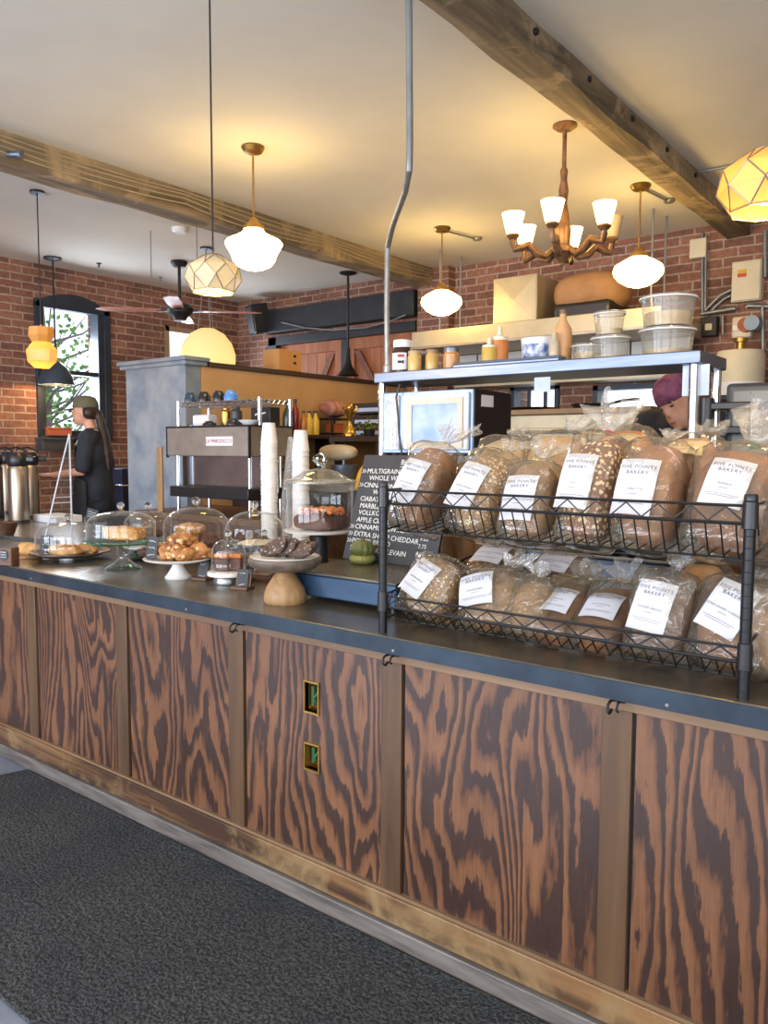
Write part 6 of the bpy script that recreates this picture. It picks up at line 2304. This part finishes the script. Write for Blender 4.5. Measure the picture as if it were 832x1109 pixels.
MB().box(-.06, .06, -.03, .04, -.06, .08).build('body', M['iron'], t, bevel=.006)
MB().box(-.02, .03, -.045, -.03, -.02, .03).build('lever', M['cream'], t, bevel=.004)
# cables between right beam and ceiling
q = [at(757, 186, 'z', ZC - .01), at(775, 183, 'z', ZC - .012), at(800, 178, 'z', ZC - .01)]
tag(MB().tube(q, .008, 8).build('ceiling_conduit', M['galv']), 'short grey conduit on the ceiling right of the right beam', 'conduit')

# display screen on an arm, seen from behind
p = dep(812, 455, 2.62)
t = T('display_screen', 'dark grey screen on a jointed arm seen from behind', 'monitor', (p.x, p.y, p.z))
m = RZ(R(12))
c0 = dep(822, 450, 2.62) - p
MB().box(-.075, .40, .03, .06, -.14, .125, M=m).build('screen_back', M['plastic_grey'], t, bevel=.025, seg=4)
MB().box(-.055, .38, .022, .032, -.115, .10, M=m).build('back_panel', P('mid grey plastic', (136, 140, 136), .5, 0, (118, 122, 118), 5), t, bevel=.015)
ar = MB().box(-.145, .07, -.02, .02, .035, .06, M=m).box(-.145, .07, -.02, .02, -.045, -.02, M=m).box(.03, .07, -.022, .022, -.045, .06, M=m).build('arm_bracket', M['plastic_black'], t, bevel=.004)
MB().cyl((-.13, -.03, -.055), (-.13, -.03, .075), .024, n=18).build('pivot', M['plastic_black'], ar)
MB().cyl((-.13, -.03, -.055), (-.13, -.03, CZ - p.z), .014, n=14).build('pole', M['steel2'], t)
MB().cyl((-.13, -.03, CZ - p.z), (-.13, -.03, CZ - p.z + .02), .05, n=20).build('base', M['plastic_black'], t)
# kitchen rack at far right, storage behind
t = T('kitchen_counter', 'steel kitchen counter behind the cook', 'counter', (-1.0, 4.9, 0))
MB().box(0, 2.4, 0, .7, .86, .9).build('top', M['steel2'], t, bevel=.003)
MB().box(.03, 2.37, .03, .67, .1, .86).build('body', M['steel2'], t)
for x in (.1, 2.3):
    MB().cyl((x, .2, 0), (x, .2, .1), .03, n=10).build('leg', M['iron'], t)
# ------------------------------------------------------------------ people
def skin_body(caps, ells, vox=.012, smooth=6, extra=None):
    """one continuous surface from tapered limbs and rounded masses"""
    o = MB()
    for (a, b, r0, r1) in caps:
        a, b = Vector(a), Vector(b)
        n = max(3, int((b - a).length / .03))
        pts = [a.lerp(b, i / n) for i in range(n + 1)]
        rs = [r0 + (r1 - r0) * i / n for i in range(n + 1)]
        o.tube(pts, rs, 14)
        o.ell(a, r0, r0, r0, 14, 8)
        o.ell(b, r1, r1, r1, 14, 8)
    for e in ells:
        c, rx, ry, rz = e[:4]
        m = e[4] if len(e) > 4 else None
        mm = TR(*c) @ m if m is not None else TR(*c)
        o.ell((0, 0, 0), rx, ry, rz, 22, 14, M=mm)
    me = bpy.data.meshes.new('figure')
    me.from_pydata([tuple(v) for v in o.v], [], o.f)
    ob = bpy.data.objects.new('figure', me)
    COL.objects.link(ob)
    md = ob.modifiers.new('r', 'REMESH')
    md.mode = 'VOXEL'
    md.voxel_size = vox
    sm = ob.modifiers.new('s', 'SMOOTH')
    sm.factor = .5
    sm.iterations = smooth
    dg = bpy.context.evaluated_depsgraph_get()
    dg.update()
    res = bpy.data.meshes.new_from_object(ob.evaluated_get(dg))
    bpy.data.objects.remove(ob)
    bpy.data.meshes.remove(me)
    return res


def put(name, me, m, parent):
    me.materials.clear()
    me.materials.append(m)
    me.shade_smooth()
    o = bpy.data.objects.new(name, me)
    COL.objects.link(o)
    o.parent = parent
    return o


M['skin'] = P('skin', (214, 164, 136), .5, 0, (204, 150, 122), 20, Subsurface_Weight=.1)
M['tee'] = P('black tee cloth', (44, 50, 60), .85, 0, (36, 41, 50), 9, .2, 30)
M['apron'] = P('black apron cloth', (36, 38, 44), .85, 0, (44, 46, 52), 9, .2, 30)
M['trouser'] = P('dark trousers', (42, 46, 56), .85)
M['hair'] = P('dark brown hair', (58, 42, 36), .5, 0, (38, 28, 24), 30, .4, 60, st=(1, 1, .1))
M['shoe2'] = P('black shoes', (28, 28, 30), .5)


def hand(caps, w, d, up, curl=.5, s=1.0):
    """palm and five fingers from wrist w, pointing along d"""
    d = Vector(d).normalized()
    up = Vector(up)
    side = d.cross(up).normalized()
    up = side.cross(d).normalized()
    pc = Vector(w) + d * .05 * s
    for k in (-1.5, -.5, .5, 1.5):
        caps.append((Vector(w) + side * k * .008 * s, pc + side * k * .019 * s + d * .03 * s, .016 * s, .012 * s))
        L = (.066, .076, .07, .055)[int(k + 1.5)] * s
        b = pc + side * k * .02 * s + d * .035 * s
        m = b + d * L * .5 - up * L * .12 * curl
        e = m + (d * .8 - up * curl).normalized() * L * .55
        caps.append((b, m, .0095 * s, .0088 * s))
        caps.append((m, e, .0088 * s, .0072 * s))
    tb = Vector(w) - side * .026 * s + d * .025 * s
    tm = tb - side * .02 * s + d * .03 * s - up * .008 * s
    caps.append((Vector(w) + d * .01 * s, tb, .015 * s, .012 * s))
    caps.append((tb, tm, .0115 * s, .010 * s))
    caps.append((tm, tm + d * .028 * s + side * .004 * s, .010 * s, .008 * s))


# barista: local frame, faces -x (left), z from the raised floor
bp = at(103, 490, 'y', 3.66)
fz = .17
hs = (at(90, 424, 'y', 3.66).z - fz) / 1.80
t = T('person', 'person in black tee, apron and olive cap with a long ponytail, reaching toward the airpots', 'person', (bp.x, bp.y, fz), R(38))
t.scale = (hs, hs, hs)
caps, ells = [], []
for s in (-1, 1):
    caps += [((-.02 + .05 * s, .09 * s, .90), (.0 + .05 * s, .10 * s, .50), .085, .055), ((.0 + .05 * s, .10 * s, .50), (.03 + .05 * s, .10 * s, .09), .055, .038),
             ((.03 + .05 * s, .10 * s, .06), (-.13 + .05 * s, .11 * s, .035), .04, .032)]
caps += [((0, 0, .92), (-.0, 0, 1.15), .125, .12), ((0, 0, 1.15), (.0, 0, 1.34), .125, .12), ((0, -.14, 1.40), (0, .14, 1.40), .07, .07), ((.0, 0, 1.40), (-.04, 0, 1.53), .055, .05)]
# near arm (y-) forward, far arm hangs
caps += [((.0, -.18, 1.40), (-.03, -.24, 1.13), .048, .038), ((-.03, -.24, 1.13), (-.27, -.20, 1.10), .036, .026)]
hand(caps, (-.27, -.20, 1.10), (-1, .05, .06), (0, 0, 1), .5)
caps += [((.0, .18, 1.40), (.03, .23, 1.13), .048, .038), ((.03, .23, 1.13), (-.02, .22, .90), .036, .026)]
hand(caps, (-.02, .22, .90), (-.2, 0, -1), (0, 1, 0), .5)
hc = Vector((-.075, 0, 1.635))
ells += [(hc, .098, .078, .115), (hc + Vector((-.03, 0, -.05)), .07, .062, .075), (hc + Vector((-.103, 0, -.02)), .016, .013, .02), (hc + Vector((-.092, 0, -.066)), .012, .022, .008), (hc + Vector((-.088, 0, -.074)), .012, .02, .007),
         (hc + Vector((.01, .078, -.02)), .02, .009, .03), (hc + Vector((.01, -.078, -.02)), .02, .009, .03), (hc + Vector((-.08, 0, -.105)), .018, .022, .016),
         ((0, 0, 1.0), .13, .165, .16), ((-.0, 0, 1.28), .12, .18, .17)]
bd = put('body', skin_body(caps, ells, .010, 5), M['skin'], t)
for s in (-1, 1):
    MB().ell((hc.x - .088, .03 * s, hc.z + .012), .008, .011, .007, 12, 8).build('eye', P('dark eye', (50, 40, 36), .3), bd)
caps = [((0, 0, .86), (0, 0, 1.15), .15, .142), ((0, 0, 1.15), (0, 0, 1.34), .142, .135), ((0, -.15, 1.395), (0, .15, 1.395), .083, .083), ((0, 0, 1.40), (-.025, 0, 1.46), .075, .06),
        ((.0, -.18, 1.40), (-.02, -.235, 1.17), .068, .064), ((.0, .18, 1.40), (.022, .228, 1.17), .068, .064)]
ells = [((0, 0, 1.28), .137, .197, .18), ((0, 0, .98), .15, .185, .18)]
put('tee_shirt', skin_body(caps, ells, .012, 4), M['tee'], t)
caps = []
for s in (-1, 1):
    caps += [((-.02 + .05 * s, .09 * s, .90), (.0 + .05 * s, .10 * s, .50), .10, .075), ((.0 + .05 * s, .10 * s, .50), (.03 + .05 * s, .10 * s, .10), .075, .06)]
put('trousers', skin_body(caps, [((0, 0, .92), .14, .175, .12)], .014, 3), M['trouser'], t)
for s in (-1, 1):
    put('shoe', skin_body([((.05 + .05 * s, .10 * s, .05), (-.13 + .05 * s, .11 * s, .042), .055, .042)], [], .012, 3), M['shoe2'], t)
o = MB()
vs, fs = [], []
for j in range(14):
    z = .55 + .80 * j / 13
    for k in range(15):
        a = R(90 + 180 * (k / 14) * 1.0) if z < 1.08 else R(140 + 80 * k / 14)
        rx, ry = (.17, .212) if z < 1.08 else (.152, .215)
        vs.append((rx * math.cos(a) - .004, ry * math.sin(a), z))
for j in range(13):
    for k in range(14):
        fs.append((j * 15 + k, j * 15 + k + 1, (j + 1) * 15 + k + 1, (j + 1) * 15 + k))
o.add(vs, fs)
ob = o.build('apron', M['apron'], t)
ob.modifiers.new('thick', 'SOLIDIFY').thickness = .006
o = MB()
o.tube([(-.14, .06, 1.34), (-.06, .075, 1.46), (.04, .05, 1.47), (.06, 0, 1.465), (.04, -.05, 1.47), (-.06, -.075, 1.46), (-.14, -.06, 1.34)], .012, 8)
o.build('apron_strap', P('pale strap', (170, 166, 160), .8), ob)
M['cap'] = P('olive cap cloth', (104, 100, 76), .85, 0, (90, 88, 66), 10, .2, 40)
o = MB()
o.lathe([(.104, .02), (.106, .03), (.1, .07), (.08, .105), (.04, .122), (0, .126)], 26, M=TR(hc.x + .005, 0, hc.z) @ Matrix.Diagonal((1, .86, 1, 1)))
cp = o.build('cap', M['cap'], t)
MB().prism([(-.085, -.07), (-.15, -.055), (-.175, 0), (-.15, .055), (-.085, .07)], .022, .028, M=TR(hc.x, 0, hc.z) @ RY(R(-8))).build('cap_brim', M['cap'], cp)
put('hair', skin_body([((hc.x + .05, -.05, hc.z - .02), (hc.x + .05, .05, hc.z - .02), .055, .055), ((hc.x + .06, 0, hc.z - .0), (hc.x + .115, -.01, hc.z - .03), .04, .032), ((hc.x + .115, -.01, hc.z - .03), (hc.x + .16, -.03, hc.z - .18), .032, .04),
                       ((hc.x + .16, -.03, hc.z - .18), (hc.x + .20, -.07, hc.z - .36), .042, .036), ((hc.x + .20, -.07, hc.z - .36), (hc.x + .215, -.08, hc.z - .5), .034, .012)],
                      [((hc.x + .03, 0, hc.z + .0), .085, .083, .09)], .010, 3), M['hair'], t)

# cook bending over behind the bread
hp = dep(735, 437, 3.9)
t = T('person', 'person in black shirt and purple patterned cap bending over in the kitchen', 'person', (hp.x, hp.y + .25, 0), R(0))
hc = Vector((0, -.25, hp.z))        # head centre, local
caps, ells = [], []
for s in (-1, 1):
    caps += [((.09 * s, .1, .90), (.10 * s, .04, .50), .085, .055), ((.10 * s, .04, .50), (.10 * s, .1, .09), .055, .038), ((.10 * s, .1, .06), (.11 * s, -.06, .035), .04, .032)]
sh = Vector((-.06, -.02, hc.z - .085))
caps += [((0, .1, .92), (0, .02, 1.15), .125, .13), ((0, .02, 1.15), sh + Vector((0, 0, -.06)), .13, .12), (sh + Vector((-.14, 0, 0)), sh + Vector((.14, 0, 0)), .065, .065), (sh + Vector((.02, -.02, 0)), hc + Vector((0, .05, -.03)), .058, .054)]
for s in (-1, 1):
    a = sh + Vector((.18 * s, 0, 0))
    b = sh + Vector((.25 * s, -.10, -.25))
    c = sh + Vector((.10 * s, -.30, -.36))
    caps += [(a, b, .048, .038), (b, c, .036, .026)]
    hand(caps, c, (-.5 * s, -.8, -.1), (0, 0, 1), .6)
tilt = RZ(R(-24)) @ RY(R(-14)) @ RX(R(26))      # head bowed toward the work, turned a little left


def hd(v):
    return hc + (tilt @ Vector(v))


for (v, rx, ry, rz) in (((0, 0, .02), .078, .098, .115), ((0, -.03, -.05), .062, .07, .075), ((0, -.103, -.012), .013, .016, .022), ((0, -.094, -.058), .022, .012, .007), ((0, -.090, -.068), .02, .012, .008),
                        ((.078, .01, -.01), .009, .02, .03), ((-.078, .01, -.01), .009, .02, .03), ((0, -.078, -.1), .022, .018, .016), ((.03, -.086, .035), .022, .012, .008), ((-.03, -.086, .035), .022, .012, .008)):
    ells.append((hd(v), rx, ry, rz, tilt))
ells += [((0, .09, 1.0), .165, .13, .16), (sh + Vector((0, .04, -.14)), .175, .13, .17)]
bd = put('body', skin_body(caps, ells, .009, 3), M['skin'], t)
for s in (-1, 1):
    e = hd((.031 * s, -.088, .016))
    MB().ell((0, 0, 0), .012, .008, .006, 12, 8, M=TR(*e) @ tilt).build('eye', P('dark eye', (52, 42, 38), .3), bd)
    e = hd((.031 * s, -.094, .036))
    MB().ell((0, 0, 0), .017, .006, .004, 12, 6, M=TR(*e) @ tilt).build('eyebrow', M['hair'], bd)
e = hd((0, -.101, -.062))
MB().ell((0, 0, 0), .02, .006, .006, 14, 6, M=TR(*e) @ tilt).build('lips', P('lips', (176, 104, 96), .5), bd)
caps = [((0, .1, .86), (0, .02, 1.15), .15, .15), ((0, .02, 1.15), sh + Vector((0, 0, -.06)), .15, .14), (sh + Vector((-.15, 0, -.005)), sh + Vector((.15, 0, -.005)), .08, .08), (sh, sh + Vector((.02, -.05, .02)), .09, .072)]
for s in (-1, 1):
    caps += [(sh + Vector((.18 * s, 0, 0)), sh + Vector((.235 * s, -.05, -.22)), .066, .062)]
put('shirt', skin_body(caps, [((0, .09, 1.0), .185, .15, .18), (sh + Vector((0, .04, -.14)), .195, .15, .18)], .012, 4), P('black shirt cloth', (40, 44, 50), .85, 0, (33, 36, 42), 9, .2, 30), t)
caps = []
for s in (-1, 1):
    caps += [((.09 * s, .1, .90), (.10 * s, .04, .50), .10, .075), ((.10 * s, .04, .50), (.10 * s, .1, .10), .075, .06)]
put('trousers', skin_body(caps, [((0, .1, .92), .175, .14, .12)], .014, 3), M['trouser'], t)
for s in (-1, 1):
    put('shoe', skin_body([((.10 * s, .11, .05), (.11 * s, -.06, .042), .055, .042)], [], .012, 3), M['shoe2'], t)
o = MB().lathe([(.103, .018), (.108, .03), (.106, .06), (.095, .1), (.06, .13), (0, .142)], 28, M=TR(*hc) @ tilt @ TR(0, .008, .015) @ Matrix.Diagonal((.86, 1.04, 1, 1)))
cp = o.build('beanie', P('purple patterned cloth', (92, 46, 78), .9, 0, (142, 84, 112), 16, .3, 50), t)
put('hair', skin_body([(hd((-.068, .04, .02)), hd((-.088, .05, -.07)), .042, .034), (hd((.07, .03, .02)), hd((.078, .035, -.04)), .03, .024), (hd((0, .09, .0)), hd((0, .09, -.07)), .06, .045), (hd((-.075, .0, .01)), hd((-.09, .03, -.06)), .03, .026), (hd((-.09, .06, -.03)), hd((-.10, .07, -.12)), .035, .02)], [], .010, 2), P('light brown hair', (150, 104, 66), .6, 0, (116, 78, 50), 30, .4, 60), t)
# ------------------------------------------------------------------ light
w = bpy.data.worlds.new('sky')
SC.world = w
w.use_nodes = True
bg = w.node_tree.nodes['Background']
bg.inputs[0].default_value = lin((226, 236, 252))
bg.inputs[1].default_value = 2.2


def area(name, loc, target, sx, sy, power, col):
    l = bpy.data.lights.new(name, 'AREA')
    l.shape = 'RECTANGLE'
    l.size, l.size_y = sx, sy
    l.energy = power
    l.color = lin(col)[:3]
    o = bpy.data.objects.new(name, l)
    COL.objects.link(o)
    o.location = loc
    o.rotation_euler = (Vector(target) - Vector(loc)).to_track_quat('-Z', 'Z').to_euler()
    return o


# area lamps added at unseen storefront openings behind and beside the camera, as daylight
area('daylight_fill_front_one', (-5.35, -2.95, 1.65), (-5.35, 3, 1.2), 2.1, 2.3, 135, (226, 236, 255))
area('daylight_fill_front_two', (-2.85, -2.95, 1.65), (-2.85, 3, 1.2), 2.1, 2.3, 120, (232, 238, 255))
area('daylight_fill_front_three', (.25, -2.95, 1.65), (.25, 3, 1.2), 3.3, 2.3, 110, (238, 240, 250))
area('daylight_fill_right', (2.55, -.8, 1.7), (-3, -.8, 1.2), 2.8, 2.4, 60, (244, 240, 236))
area('daylight_left_window', (XL - .35, 4.15, 2.2), (-3, 4.0, 1.3), .7, 1.2, 60, (230, 238, 255))
area('daylight_left_far', (XL - .35, 5.6, 2.2), (-3, 5.2, 1.3), .8, 1.1, 50, (230, 238, 255))

SC.view_settings.view_transform = 'Standard'
SC.view_settings.look = 'None'
SC.view_settings.exposure = 0.22
SC.view_settings.gamma = 1
SC.view_settings.use_curve_mapping = False
SC.cycles.use_denoising = True
SC.cycles.max_bounces = 10
SC.cycles.transparent_max_bounces = 24
SC.cycles.diffuse_bounces = 5
SC.cycles.caustics_reflective = False
SC.cycles.caustics_refractive = False
SC.cycles.sample_clamp_indirect = 6
